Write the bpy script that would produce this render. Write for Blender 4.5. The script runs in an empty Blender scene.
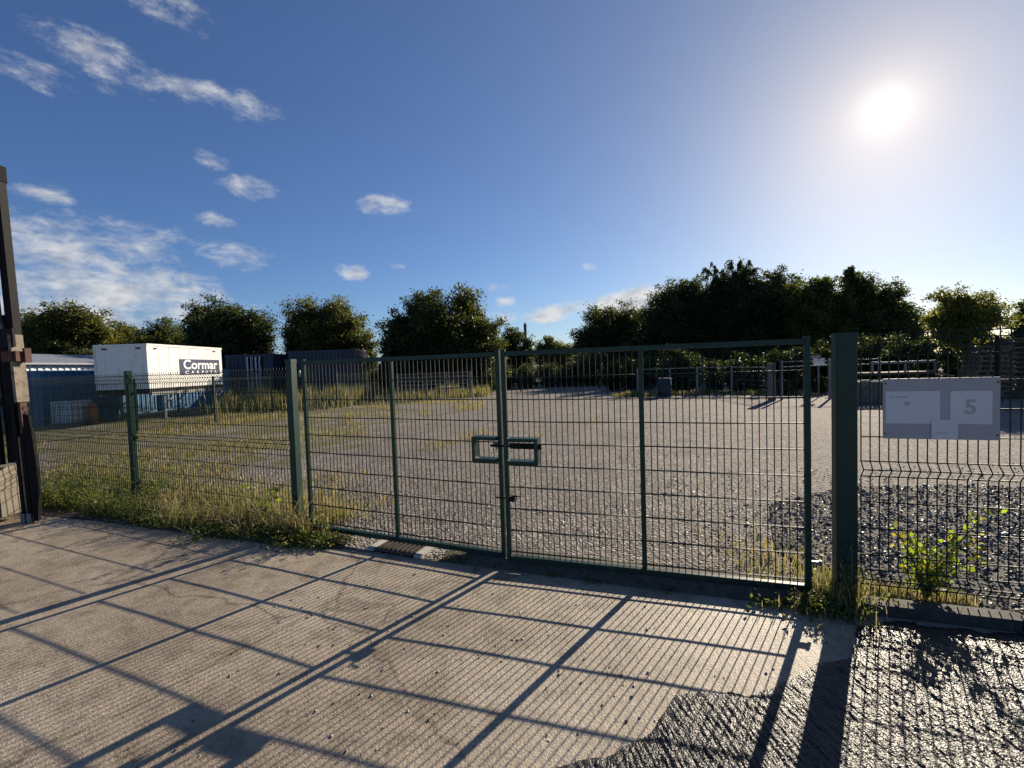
import bpy, math, random
import numpy as np
from mathutils import Vector, Matrix, noise as mnoise

random.seed(5)
RNG = np.random.default_rng(11)
sc = bpy.context.scene
COL = sc.collection
R = math.radians

# ------------------------------------------------------------------ camera numbers
F_PX, EYE = 449.0, 1.859
PITCH, ROLL = R(2.29), R(1.883)
_f = Vector((0, math.cos(PITCH), -math.sin(PITCH)))
_d0 = Vector((0, -math.sin(PITCH), -math.cos(PITCH)))
_r0 = Vector((1, 0, 0))
CR_ = math.cos(ROLL) * _r0 + math.sin(ROLL) * _d0
CD_ = -math.sin(ROLL) * _r0 + math.cos(ROLL) * _d0
SUN_AZ, SUN_EL = R(39.8), R(22.3)
SUN = Vector((math.sin(SUN_AZ) * math.cos(SUN_EL), math.cos(SUN_AZ) * math.cos(SUN_EL), math.sin(SUN_EL)))


def ray(x, y):
    return ((x - 512) / F_PX * CR_ + (y - 384) / F_PX * CD_ + _f).normalized()


def at(x, y, dist):
    """world point seen at pixel x, y, at ground distance Y = dist"""
    v = ray(x, y)
    t = dist / v.y
    return Vector((v.x * t, v.y * t, EYE + v.z * t))


def hx(x, dist):
    return at(x, 366 - .0328 * (x - 512), dist).x


# ------------------------------------------------------------------ mesh builder
class MB:
    def __init__(s):
        s.v, s.f, s.m, s.sm = [], [], [], []

    def face(s, idx, m=0, smooth=False):
        s.f.append(idx); s.m.append(m); s.sm.append(smooth)

    def quad(s, a, b, c, d, m=0):
        n = len(s.v); s.v += [tuple(a), tuple(b), tuple(c), tuple(d)]
        s.face((n, n + 1, n + 2, n + 3), m)

    def box(s, lo, hi, m=0, rot=0.0, org=(0, 0, 0), bev=0.0):
        x0, y0, z0 = lo; x1, y1, z1 = hi
        if bev > 0:
            b = min(bev, .45 * (x1 - x0), .45 * (y1 - y0))
            ring = [(x0 + b, y0), (x1 - b, y0), (x1, y0 + b), (x1, y1 - b), (x1 - b, y1), (x0 + b, y1), (x0, y1 - b), (x0, y0 + b)]
        else:
            ring = [(x0, y0), (x1, y0), (x1, y1), (x0, y1)]
        s.prism(ring, z0, z1, m, rot, org)

    def prism(s, ring, z0, z1, m=0, rot=0.0, org=(0, 0, 0)):
        c, sn = math.cos(rot), math.sin(rot)
        n = len(s.v); k = len(ring)
        for z in (z0, z1):
            for x, y in ring:
                s.v.append((org[0] + x * c - y * sn, org[1] + x * sn + y * c, org[2] + z))
        for i in range(k):
            j = (i + 1) % k
            s.face((n + i, n + j, n + k + j, n + k + i), m)
        s.face(tuple(n + k + i for i in range(k)), m)
        s.face(tuple(n + i for i in reversed(range(k))), m)

    def tube(s, pts, r, sides=6, m=0, cap=True):
        pts = [Vector(p) for p in pts]
        rs = r if isinstance(r, (list, tuple)) else [r] * len(pts)
        n0 = len(s.v)
        ref = None
        for i, p in enumerate(pts):
            t = (pts[min(i + 1, len(pts) - 1)] - pts[max(i - 1, 0)]).normalized()
            if ref is None:
                ref = Vector((1, 0, 0)) if abs(t.x) < .8 else Vector((0, 1, 0))
            a = t.cross(ref).normalized(); b = t.cross(a)
            for k in range(sides):
                an = 2 * math.pi * (k + .5) / sides
                q = p + (a * math.cos(an) + b * math.sin(an)) * rs[i]
                s.v.append(tuple(q))
        for i in range(len(pts) - 1):
            for k in range(sides):
                k2 = (k + 1) % sides
                s.face((n0 + i * sides + k, n0 + i * sides + k2, n0 + (i + 1) * sides + k2, n0 + (i + 1) * sides + k), m, sides > 4)
        if cap:
            s.face(tuple(n0 + k for k in reversed(range(sides))), m)
            s.face(tuple(n0 + (len(pts) - 1) * sides + k for k in range(sides)), m)

    def build(s, name, mats, parent=None, loc=None, rotz=0.0):
        me = bpy.data.meshes.new(name)
        me.from_pydata(s.v, [], s.f)
        mats = mats if isinstance(mats, (list, tuple)) else [mats]
        for q in mats:
            me.materials.append(q)
        me.polygons.foreach_set('material_index', s.m)
        me.polygons.foreach_set('use_smooth', s.sm)
        me.update()
        return link(name, me, parent, loc, rotz)


def link(name, data, parent=None, loc=None, rotz=0.0):
    o = bpy.data.objects.new(name, data)
    COL.objects.link(o)
    if parent is not None:
        o.parent = parent
    if loc is not None:
        o.location = loc
    if rotz:
        o.rotation_euler = (0, 0, rotz)
    return o


def tag(o, label, cat, group=None, kind=None):
    if label: o['label'] = label
    if cat: o['category'] = cat
    if group: o['group'] = group
    if kind: o['kind'] = kind
    return o


def thing(name, label, cat, loc=(0, 0, 0), rotz=0.0, group=None):
    return tag(link(name, None, None, loc, rotz), label, cat, group)


def copy_tree(o, parent=None):
    c = o.copy(); COL.objects.link(c); c.parent = parent
    for ch in list(o.children):
        copy_tree(ch, c)
    return c


def letters(cu, par, loc, rot, sx=1.0):
    tmp = bpy.data.objects.new('lettering_curve', cu); COL.objects.link(tmp)
    bpy.context.view_layer.update()
    dg = bpy.context.evaluated_depsgraph_get()
    me = bpy.data.meshes.new_from_object(tmp.evaluated_get(dg))
    bpy.data.objects.remove(tmp)
    o = link('lettering', me, par, loc); o.rotation_euler = rot; o.scale = (sx, 1, 1)
    return o


# ------------------------------------------------------------------ materials
def newmat(name):
    m = bpy.data.materials.new(name); m.use_nodes = True
    nt = m.node_tree
    b = nt.nodes['Principled BSDF']
    return m, nt, b


def nd(nt, typ, **kw):
    n = nt.nodes.new(typ)
    for k, v in kw.items():
        if k.startswith('i_'):
            key = k[2:]
            key = int(key) if key.isdigit() else key.replace('_', ' ')
            n.inputs[key].default_value = v
        else:
            setattr(n, k, v)
    return n


def ramp(nt, src, stops):
    r = nt.nodes.new('ShaderNodeValToRGB')
    els = r.color_ramp.elements
    while len(els) < len(stops): els.new(.5)
    for e, (p, c) in zip(els, stops):
        e.position = p; e.color = (*c, 1) if len(c) == 3 else c
    nt.links.new(src, r.inputs[0])
    return r.outputs[0]


def mixc(nt, fac, a, b, mode='MIX'):
    m = nt.nodes.new('ShaderNodeMix'); m.data_type = 'RGBA'; m.blend_type = mode
    for sock, v in ((m.inputs[0], fac), (m.inputs[6], a), (m.inputs[7], b)):
        if hasattr(v, 'is_linked') or hasattr(v, 'node'):
            nt.links.new(v, sock)
        elif isinstance(v, (int, float)):
            sock.default_value = v
        else:
            sock.default_value = (*v, 1)
    return m.outputs[2]


def noise_(nt, scale, detail=4, vec=None, rough=.55):
    n = nd(nt, 'ShaderNodeTexNoise')
    n.inputs['Scale'].default_value = scale; n.inputs['Detail'].default_value = detail
    n.inputs['Roughness'].default_value = rough
    if vec is None:
        tc = nd(nt, 'ShaderNodeTexCoord'); vec = tc.outputs['Object']
    nt.links.new(vec, n.inputs['Vector'])
    return n.outputs[0]


def objvec(nt):
    return nd(nt, 'ShaderNodeTexCoord').outputs['Object']


def bump(nt, b, h, strength=.5, dist=.01, prev=None):
    n = nd(nt, 'ShaderNodeBump'); n.inputs['Strength'].default_value = strength; n.inputs['Distance'].default_value = dist
    nt.links.new(h, n.inputs['Height'])
    if prev is not None: nt.links.new(prev, n.inputs['Normal'])
    if b is not None: nt.links.new(n.outputs[0], b.inputs['Normal'])
    return n.outputs[0]


def simple(name, col, rough=.5, metal=0.0, var=.15, scale=6.0, bmp=0.0, dirt=None, spec=None):
    m, nt, b = newmat(name)
    n = noise_(nt, scale, 5)
    c0 = tuple(c * (1 - var) for c in col); c1 = tuple(min(1, c * (1 + var)) for c in col)
    c = ramp(nt, n, [(.3, c0), (.7, c1)])
    if dirt:
        n2 = noise_(nt, scale * 2.3, 6, rough=.7)
        f = ramp(nt, n2, [(.52, (0, 0, 0)), (.66, (1, 1, 1))])
        c = mixc(nt, f, c, dirt)
    nt.links.new(c, b.inputs['Base Color'])
    b.inputs['Roughness'].default_value = rough; b.inputs['Metallic'].default_value = metal
    if spec is not None: b.inputs['Specular IOR Level'].default_value = spec
    if bmp: bump(nt, b, noise_(nt, scale * 8, 4), bmp, .004)
    return m


def leafmat(name, col, trans=.35, tcol=None, var=.35, scale=2.0):
    m, nt, b = newmat(name)
    n = noise_(nt, scale, 3)
    c = ramp(nt, n, [(.3, tuple(x * (1 - var) for x in col)), (.7, tuple(x * (1 + var) for x in col))])
    nt.links.new(c, b.inputs['Base Color'])
    b.inputs['Roughness'].default_value = .55
    b.inputs['Specular IOR Level'].default_value = .3
    t = nd(nt, 'ShaderNodeBsdfTranslucent')
    tc = tcol or tuple(min(1, x * k) for x, k in zip(col, (2.2, 2.0, .9)))
    t.inputs[0].default_value = (*tc, 1)
    mx = nd(nt, 'ShaderNodeMixShader'); mx.inputs[0].default_value = trans
    nt.links.new(b.outputs[0], mx.inputs[1]); nt.links.new(t.outputs[0], mx.inputs[2])
    nt.links.new(mx.outputs[0], nt.nodes['Material Output'].inputs[0])
    return m


M = {}
M['green'] = simple('green_powder_coat', (.0026, .029, .0195), .45, var=.25, scale=9, dirt=(.007, .028, .019), spec=.35)
M['wire'] = simple('green_wire', (.004, .018, .013), .45, var=.2, scale=20, spec=.25)
M['steel'] = simple('galvanised_steel', (.20, .205, .205), .5, .5, var=.2, scale=12)
M['darkmetal'] = simple('black_metal', (.006, .006, .0065), .75, .0, var=.3, scale=8, dirt=(.018, .012, .009), spec=.2)
M['rubber'] = simple('black_rubber', (.007, .007, .007), .85, var=.2, spec=.2)
M['chrome'] = simple('chromed_ram', (.3, .3, .29), .4, .8, var=.2, scale=5, dirt=(.10, .075, .05))
M['rust'] = simple('rusty_plate', (.20, .165, .125), .8, var=.3, scale=8, dirt=(.08, .03, .015), bmp=.3)
M['rustred'] = simple('red_brown_rust', (.075, .032, .02), .85, var=.35, scale=10, bmp=.3)
M['concblock'] = simple('pale_painted_ballast', (.20, .172, .132), .8, var=.2, scale=5, dirt=(.25, .2, .15), bmp=.3)
def whitepanel():
    m, nt, b = newmat('white_panel')
    mp = nd(nt, 'ShaderNodeMapping'); mp.inputs['Scale'].default_value = (5, 5, .5); nt.links.new(objvec(nt), mp.inputs[0])
    n = noise_(nt, 1.6, 6, mp.outputs[0], .65)
    c = ramp(nt, n, [(.30, (.55, .52, .46)), (.46, (.74, .73, .685)), (.7, (.78, .77, .73))])
    c = mixc(nt, .5, c, ramp(nt, noise_(nt, 3.5, 6, None, .7), [(.30, (.72, .69, .63)), (.45, (1, 1, 1))]), 'MULTIPLY')
    nt.links.new(c, b.inputs['Base Color']); b.inputs['Roughness'].default_value = .45
    return m


M['white'] = whitepanel()
M['navy'] = simple('navy_panel', (.02, .03, .085), .4, var=.1)
M['letter'] = simple('white_letters', (.8, .8, .8), .5, var=.02)
M['blue'] = simple('blue_container_paint', (.025, .125, .25), .5, var=.2, scale=2.5, dirt=(.03, .08, .13))
M['darkblue'] = simple('dark_blue_paint', (.010, .017, .038), .5, var=.25, scale=2)
M['grey_roof'] = simple('grey_roof_sheet', (.22, .23, .26), .5, var=.1)
M['ribwhite'] = simple('white_ribbed_sheet', (.62, .66, .72), .5, var=.06)
M['tank'] = simple('pale_plastic', (.5, .53, .55), .5, var=.1)
M['orange'] = simple('orange_brown_paint', (.3, .10, .04), .6, var=.2)
M['wood'] = simple('weathered_timber', (.13, .112, .095), .8, var=.3, scale=7, bmp=.3)
M['palewood'] = simple('pale_pallet_timber', (.42, .38, .32), .75, var=.25, scale=6, bmp=.3)
M['sign'] = simple('grey_sign_board', (.33, .325, .34), .5, var=.05, scale=4)
M['paper'] = simple('laminated_paper', (.55, .56, .575), .4, var=.03, scale=4)
M['ink'] = simple('grey_ink', (.36, .35, .36), .6, var=.03)
M['bark'] = simple('bark', (.07, .055, .042), .9, var=.3, scale=5, bmp=.5)
M['castiron'] = simple('rusty_cast_iron', (.10, .075, .06), .6, .4, var=.3, scale=15, dirt=(.16, .11, .08))
M['brick'] = simple('dark_brick', (.12, .085, .07), .9, var=.2)
M['stem'] = simple('plant_stem', (.09, .10, .035), .7, var=.2)
M['dockbrown'] = leafmat('brown_dock_seed', (.13, .055, .03), .3)

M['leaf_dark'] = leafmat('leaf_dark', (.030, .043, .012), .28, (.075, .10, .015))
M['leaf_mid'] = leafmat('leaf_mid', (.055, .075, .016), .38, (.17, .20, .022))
M['leaf_olive'] = leafmat('leaf_olive', (.085, .095, .022), .42, (.27, .27, .03))
M['leaf_warm'] = leafmat('leaf_warm', (.09, .065, .022), .32, (.18, .10, .022))
M['leaf_bright'] = leafmat('leaf_bright', (.10, .17, .02), .6, (.42, .55, .03), var=.25, scale=9)
M['leaf_yellow'] = leafmat('leaf_yellow', (.22, .21, .03), .55, (.6, .5, .04), var=.25, scale=9)
M['weed'] = leafmat('weed_leaf', (.07, .105, .026), .4, (.24, .29, .045), scale=6)
M['grass_dry'] = leafmat('grass_dry', (.40, .32, .19), .38, (.58, .45, .21), scale=5)
M['grass_green'] = leafmat('grass_green', (.065, .085, .026), .35, (.20, .22, .045), scale=5)
M['grass_olive'] = leafmat('grass_olive', (.21, .19, .075), .4, (.42, .37, .10), scale=5)


# concrete apron: brushed, stained, with fine grooves across
def concrete_mat():
    m, nt, b = newmat('brushed_concrete')
    v = objvec(nt)
    big = noise_(nt, .7, 5, v); mid = noise_(nt, 5, 6, v, .65); fine = noise_(nt, 90, 3, v, .7)
    c = ramp(nt, big, [(.3, (.255, .196, .136)), (.5, (.395, .32, .232)), (.72, (.50, .425, .325))])
    st = ramp(nt, mid, [(.30, (.45, .43, .40)), (.52, (1, 1, 1)), (.75, (1.15, 1.12, 1.08))])
    c = mixc(nt, .75, c, st, 'MULTIPLY')
    gr = ramp(nt, fine, [(.32, (.35, .35, .35)), (.5, (1, 1, 1)), (.72, (1.4, 1.38, 1.35))])
    c = mixc(nt, .6, c, gr, 'MULTIPLY')
    # dark specks of trodden grit and oil
    sp = ramp(nt, noise_(nt, 22, 3, v, .5), [(.66, (1, 1, 1)), (.73, (.32, .30, .28))])
    c = mixc(nt, .8, c, sp, 'MULTIPLY')
    # hairline cracks
    nv = nd(nt, 'ShaderNodeTexNoise'); nv.inputs['Scale'].default_value = 2.2; nv.inputs['Detail'].default_value = 6; nt.links.new(v, nv.inputs['Vector'])
    wv = nd(nt, 'ShaderNodeVectorMath', operation='MULTIPLY_ADD'); nt.links.new(nv.outputs['Color'], wv.inputs[0]); wv.inputs[1].default_value = (.5, .5, 0); nt.links.new(v, wv.inputs[2])
    ck = nd(nt, 'ShaderNodeTexVoronoi', feature='DISTANCE_TO_EDGE'); ck.inputs['Scale'].default_value = .42; nt.links.new(wv.outputs[0], ck.inputs['Vector'])
    c = mixc(nt, .55, c, ramp(nt, ck.outputs['Distance'], [(.0, (.25, .23, .2)), (.004, (.4, .38, .35)), (.007, (1, 1, 1))]), 'MULTIPLY')
    # pale scuffed tyre bands and dark oily patches
    st2 = ramp(nt, noise_(nt, 1.9, 7, v, .7), [(.33, (.62, .58, .52)), (.47, (1, 1, 1)), (.60, (1, 1, 1)), (.72, (1.22, 1.2, 1.17))])
    c = mixc(nt, .8, c, st2, 'MULTIPLY')
    nt.links.new(c, b.inputs['Base Color'])
    b.inputs['Roughness'].default_value = .5
    mp = nd(nt, 'ShaderNodeMapping'); mp.inputs['Scale'].default_value = (34, 2.2, 10); mp.inputs['Rotation'].default_value = (0, 0, R(-6))
    nt.links.new(v, mp.inputs[0])
    g = nd(nt, 'ShaderNodeTexNoise'); g.inputs['Scale'].default_value = 1.0; g.inputs['Detail'].default_value = 2
    nt.links.new(mp.outputs[0], g.inputs['Vector'])
    p = bump(nt, None, g.outputs[0], .28, .008)
    p = bump(nt, None, fine, .9, .009, p)
    bump(nt, b, mid, .35, .012, p)
    return m


def tarmac_mat():
    m, nt, b = newmat('worn_tarmac')
    v = objvec(nt)
    vo = nd(nt, 'ShaderNodeTexVoronoi'); vo.inputs['Scale'].default_value = 110; nt.links.new(v, vo.inputs['Vector'])
    n = noise_(nt, 60, 4, v, .7)
    c = ramp(nt, n, [(.3, (.016, .015, .0145)), (.6, (.038, .036, .034)), (.8, (.12, .112, .105))])
    nt.links.new(c, b.inputs['Base Color'])
    b.inputs['Roughness'].default_value = .34
    b.inputs['Specular IOR Level'].default_value = .26
    p = bump(nt, None, vo.outputs['Distance'], .5, .006)
    bump(nt, b, n, .5, .006, p)
    return m


def yard_mat():
    m, nt, b = newmat('gravel_yard')
    v = objvec(nt)
    big = noise_(nt, .16, 5, v); mid = noise_(nt, 1.3, 6, v, .65)
    vo = nd(nt, 'ShaderNodeTexVoronoi'); vo.inputs['Scale'].default_value = 34; nt.links.new(v, vo.inputs['Vector'])
    vsep = nd(nt, 'ShaderNodeSeparateColor'); nt.links.new(vo.outputs['Color'], vsep.inputs[0])
    stone = ramp(nt, vsep.outputs[0], [(0, (.04, .036, .03)), (.45, (.175, .152, .13)), (.85, (.34, .305, .265)), (1, (.6, .56, .5))])
    c = mixc(nt, .38, stone, ramp(nt, big, [(.35, (.21, .182, .158)), (.65, (.315, .278, .245))]))
    c = mixc(nt, .7, c, ramp(nt, mid, [(.3, (.62, .60, .57)), (.55, (1, 1, 1))]), 'MULTIPLY')
    # mossy, weedy scuffs that grow thicker to the west side of the yard
    sx = nd(nt, 'ShaderNodeSeparateXYZ'); nt.links.new(v, sx.inputs[0])
    mr = nd(nt, 'ShaderNodeMapRange'); mr.inputs[1].default_value = 1.0; mr.inputs[2].default_value = -7.0; mr.inputs[3].default_value = -.10; mr.inputs[4].default_value = .17
    nt.links.new(sx.outputs[0], mr.inputs[0])
    w = noise_(nt, .55, 7, v, .68)
    ad = nd(nt, 'ShaderNodeMath', operation='ADD'); nt.links.new(w, ad.inputs[0]); nt.links.new(mr.outputs[0], ad.inputs[1])
    f = ramp(nt, ad.outputs[0], [(.59, (0, 0, 0)), (.66, (1, 1, 1))])
    gcol = ramp(nt, noise_(nt, 9, 4, v), [(.3, (.075, .075, .03)), (.55, (.175, .16, .075)), (.75, (.28, .24, .14))])
    c = mixc(nt, f, c, gcol)
    nt.links.new(c, b.inputs['Base Color'])
    b.inputs['Roughness'].default_value = .85; b.inputs['Specular IOR Level'].default_value = .2
    p = bump(nt, None, vo.outputs['Distance'], 1.0, .03)
    p = bump(nt, None, noise_(nt, 70, 3, v, .7), .5, .008, p)
    bump(nt, b, mid, .4, .05, p)
    return m


def soil_mat():
    m, nt, b = newmat('soil')
    n = noise_(nt, 14, 6, None, .7)
    c = ramp(nt, n, [(.3, (.035, .03, .024)), (.6, (.085, .072, .055)), (.8, (.16, .14, .105))])
    nt.links.new(c, b.inputs['Base Color']); b.inputs['Roughness'].default_value = .9
    bump(nt, b, noise_(nt, 40, 4), .7, .02)
    return m


def stone_mat(name='dark_gravel_stone', stops=None):
    m, nt, b = newmat(name)
    oi = nd(nt, 'ShaderNodeNewGeometry')
    c = ramp(nt, oi.outputs['Random Per Island'], stops or [(0, (.045, .043, .045)), (.45, (.10, .095, .095)), (.8, (.19, .18, .175)), (.97, (.36, .34, .32)), (1, (.5, .48, .45))])
    nt.links.new(c, b.inputs['Base Color']); b.inputs['Roughness'].default_value = .45
    bump(nt, b, noise_(nt, 120, 2), .4, .004)
    return m


M['concrete'] = concrete_mat(); M['tarmac'] = tarmac_mat(); M['yard'] = yard_mat(); M['soil'] = soil_mat(); M['stone'] = stone_mat(); M['yardstone'] = stone_mat('pale_yard_stone', [(0, (.12, .105, .09)), (.5, (.27, .238, .2)), (.9, (.44, .395, .345)), (1, (.62, .58, .52))])
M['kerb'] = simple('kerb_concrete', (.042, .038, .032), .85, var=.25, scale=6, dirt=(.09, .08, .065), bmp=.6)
M['paleconc'] = simple('pale_drain_surround', (.42, .39, .34), .8, var=.15, scale=9, bmp=.4)


# ------------------------------------------------------------------ setting
def sheet(name, ring, z, mat):
    mb = MB(); mb.v = [(x, y, z) for x, y in ring]; mb.face(tuple(range(len(ring))))
    return tag(mb.build(name, mat), None, None, kind='structure')


sheet('ground', [(-900, -60), (900, -60), (900, 1500), (-900, 1500)], 0.0, M['yard'])

HL = Vector((-2.351, 5.095, 0)); CL = Vector((-.128, 4.149, 0)); CRP = Vector((-.070, 4.078, 0)); HRP = Vector((2.208, 3.362, 0))
dL = (CL - HL).normalized(); dR = (HRP - CRP).normalized()

# concrete apron: front edge follows the weeds, the threshold and the kerb
apron = [(-40, 14), (-12, 7.9), (-6.6, 6.15), (-5.2, 5.72), (-3.3, 5.02), (-2.35, 4.72), (-1.8, 4.60), (-.1, 4.02), (1.0, 3.62), (2.3, 3.20), (2.6, 3.12), (8, 1.4), (30, -5.6), (30, -30), (-40, -30)]
ap = MB()
n = len(apron)
ap.prism(apron, -.2, .006)
ap_o = tag(ap.build('concrete_apron', M['concrete']), None, None, kind='structure')

# threshold soil lip under the gate, shaped steep so its front falls in shade
def threshold():
    A = [(-.75, 4.27), (-.1, 4.03), (1.0, 3.63), (2.3, 3.21)]
    mb = MB(); N = 90; K = 14; nn_ = Vector((.32, .947, 0))
    for i in range(N + 1):
        u = i / N * 3; k = min(2, int(u)); t_ = u - k
        p = Vector((*A[k], 0)).lerp(Vector((*A[k + 1], 0)), t_)
        for q in range(K + 1):
            w = q / K * .50
            pp = p + nn_ * (w - .03)
            h = .060 * min(1, max(0, w - .01) / .10) * min(1, max(0, .50 - w) / .26) * min(1, i / 12)
            h += .008 * mnoise.noise(Vector((pp.x * 14, pp.y * 14, 0))) * min(1, w / .06) + .004 * mnoise.noise(Vector((pp.x * 50, pp.y * 50, 0)))
            mb.v.append((pp.x, pp.y, max(.002, .011 + h if 0 < q < K else .002)))
    for i in range(N):
        for q in range(K):
            a = i * (K + 1) + q; mb.face((a, a + K + 1, a + K + 2, a + 1))
    tag(mb.build('threshold', M['soil']), None, None, kind='structure')


threshold()
# weedy verge along the west fence
sheet('verge', [(-14, 8.6), (-6.6, 6.17), (-5.2, 5.74), (-3.3, 5.04), (-2.35, 4.74), (-1.8, 4.62), (-2.0, 5.2), (-3.5, 6.1), (-6, 7.3), (-14, 10.6)], .008, M['soil'])

# worn tarmac patch: real lumps, ragged edge
poly = [(-.5, 1.2), (-.12, 1.80), (.15, 2.0), (.42, 2.06), (.63, 2.17), (.75, 2.30), (.84, 2.42), (1.0, 2.43), (1.23, 2.39), (1.44, 2.46), (1.58, 2.53), (1.77, 2.63), (2.03, 2.68), (2.2, 2.88), (2.30, 3.0), (2.62, 3.03), (4.4, 2.46), (6.4, 1.84), (6.4, .6), (-.3, .6)]


def inside(px, py, pl):
    c = False; j = len(pl) - 1
    for i in range(len(pl)):
        xi, yi = pl[i]; xj, yj = pl[j]
        if (yi > py) != (yj > py) and px < (xj - xi) * (py - yi) / (yj - yi) + xi: c = not c
        j = i
    return c


def edgedist(px, py, pl):
    d = 9.0
    for i in range(len(pl)):
        ax, ay = pl[i - 1]; bx, by = pl[i]
        vx, vy = bx - ax, by - ay; t = max(0, min(1, ((px - ax) * vx + (py - ay) * vy) / (vx * vx + vy * vy)))
        d = min(d, math.hypot(px - ax - t * vx, py - ay - t * vy))
    return d


def tarmac_patch():
    st = .0078
    xs = np.arange(-.15, 4.2, st); ys = np.arange(1.3, 3.1, st)
    mb = MB(); idx = {}
    for i, x in enumerate(xs):
        for j, y in enumerate(ys):
            w = mnoise.noise(Vector((x * 9, y * 9, 3))) * .05 + mnoise.noise(Vector((x * 31, y * 31, 1))) * .022
            px, py = x + w, y + w * .7
            if not inside(px, py, poly): continue
            d = edgedist(px, py, poly)
            e = min(1, d / .07)
            a = mnoise.noise(Vector((x * 50 + y * 6, y * 7 - x * 1.5, 0))) + .5 * mnoise.noise(Vector((x * 85 + y * 10, y * 16 - x * 3, 4)))          # ridges running away from the gate
            b = mnoise.noise(Vector((x * 115, y * 115, 7)))
            g = mnoise.noise(Vector((x * 16, y * 16, 9)))
            h = .012 + .0066 * a + .0034 * max(b, -.4) + .005 * g
            idx[(i, j)] = len(mb.v); mb.v.append((x, y, .008 + max(.0005, h) * (.25 + .75 * e) if e > 0 else .007))
    for (i, j), k in idx.items():
        a, b, c = idx.get((i + 1, j)), idx.get((i + 1, j + 1)), idx.get((i, j + 1))
        if None not in (a, b, c): mb.face((k, a, b, c), 0, False)
    return tag(mb.build('tarmac', M['tarmac']), None, None, kind='structure')


tarmac_patch()

# kerb on the east side, real step
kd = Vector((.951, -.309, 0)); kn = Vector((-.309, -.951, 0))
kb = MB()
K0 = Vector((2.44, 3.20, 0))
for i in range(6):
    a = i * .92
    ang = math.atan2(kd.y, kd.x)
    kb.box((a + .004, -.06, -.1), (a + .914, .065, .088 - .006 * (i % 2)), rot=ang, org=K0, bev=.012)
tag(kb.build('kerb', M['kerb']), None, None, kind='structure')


# gravel bed behind the kerb
def gravel_bed():
    ring = [(2.5, 3.3), (8.2, 1.45), (9.5, 4.4), (8.0, 5.6), (6.0, 6.1), (4.6, 6.2), (3.2, 5.6), (2.5, 4.3)]
    mb = MB(); mb.v = [(x, y, .02) for x, y in ring]; mb.face(tuple(range(len(ring))))
    tag(mb.build('gravel_base', M['soil']), None, None, kind='structure')
    base = [(1, 0, -.2), (-.5, .9, -.3), (-.6, -.8, -.2), (0.1, .1, .9), (.1, .0, -.9), (.7, .75, .4), (-.9, .1, .45), (.5, -.85, .35)]
    fc = [(0, 5, 7), (0, 4, 1), (0, 1, 5), (1, 4, 2), (2, 4, 0), (0, 7, 2), (3, 7, 5), (3, 5, 6), (3, 6, 7), (1, 6, 5), (2, 6, 1), (2, 7, 6)]
    s = MB(); cnt = 0
    rr = random.Random(3)
    while cnt < 17000:
        u = rr.random(); x = rr.uniform(1.9, 8.5); y = rr.uniform(1.6, 7.3)
        if not inside(x, y, ring): 
            if not (rr.random() < .06 and y > 3.9 - .32 * (x - 1) and y > 3.6): continue
        near = 1.0 if y < 5 else .8
        if rr.random() > near: continue
        r = rr.uniform(.007, .016) * (1.7 if rr.random() < .05 else 1)
        z = .018 + rr.uniform(0, .026)
        an = rr.uniform(0, 6.28); c, sn = math.cos(an), math.sin(an); n = len(s.v)
        fx, fz = rr.uniform(.8, 1.5), rr.uniform(.5, 1.0)
        tilt = rr.uniform(-.5, .5)
        for (bx, by, bz) in base:
            bx *= fx; bz = bz * fz + tilt * bx
            s.v.append((x + r * (bx * c - by * sn), y + r * (bx * sn + by * c), z + r * bz))
        for f in fc: s.face(tuple(n + q for q in f))
        cnt += 1
    tag(s.build('gravel', M['stone']), 'dark loose gravel behind the kerb and mesh fence', 'gravel', kind='stuff')
    s = MB(); cnt = 0
    while cnt < 15000:
        y = 4.5 + 6.5 * rr.random() ** 1.5; x = rr.uniform(-.5 - .30 * y, .35 + .55 * y)
        if inside(x, y, ring) or y < 4.75 - .40 * (x + .5): continue
        if mnoise.noise(Vector((x * .9, y * .9, 5))) + rr.gauss(0, .3) < -.1: continue
        r = rr.uniform(.0035, .008) * (1.7 if rr.random() < .05 else 1)
        an = rr.uniform(0, 6.28); c, sn = math.cos(an), math.sin(an); n = len(s.v); tl = rr.uniform(-.5, .5)
        for (bx, by, bz) in base:
            bz = bz * .5 + tl * .5 * bx
            s.v.append((x + r * (bx * 1.2 * c - by * sn), y + r * (bx * 1.2 * sn + by * c), r * .35 + r * bz))
        for f in fc: s.face(tuple(n + q for q in f))
        cnt += 1
    tag(s.build('yard_stones', M['yardstone']), 'pale loose stones over the yard surface behind the gate', 'stones', kind='stuff')
    # loose grit on the apron and yard
    s = MB()
    for i in range(520):
        if i < 220: x = rr.uniform(-2.2, 3); y = rr.uniform(2.1, 3.9)
        else: x = rr.uniform(-3, 3.6); y = rr.uniform(4.4, 10)
        r = rr.uniform(.004, .009) if i < 220 else rr.uniform(.007, .02)
        an = rr.uniform(0, 6.28); c, sn = math.cos(an), math.sin(an); n = len(s.v)
        for (bx, by, bz) in base:
            s.v.append((x + r * (bx * 1.3 * c - by * sn), y + r * (bx * 1.3 * sn + by * c), .006 + r * .5 + r * bz * .7))
        for f in fc: s.face(tuple(n + q for q in f))
    tag(s.build('loose_grit', M['stone']), 'loose grit scattered on the concrete and yard', 'grit', kind='stuff')


gravel_bed()


# ------------------------------------------------------------------ gate leaves
GB = .073       # height of the bottom rail above the ground
GH = 1.92


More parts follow.
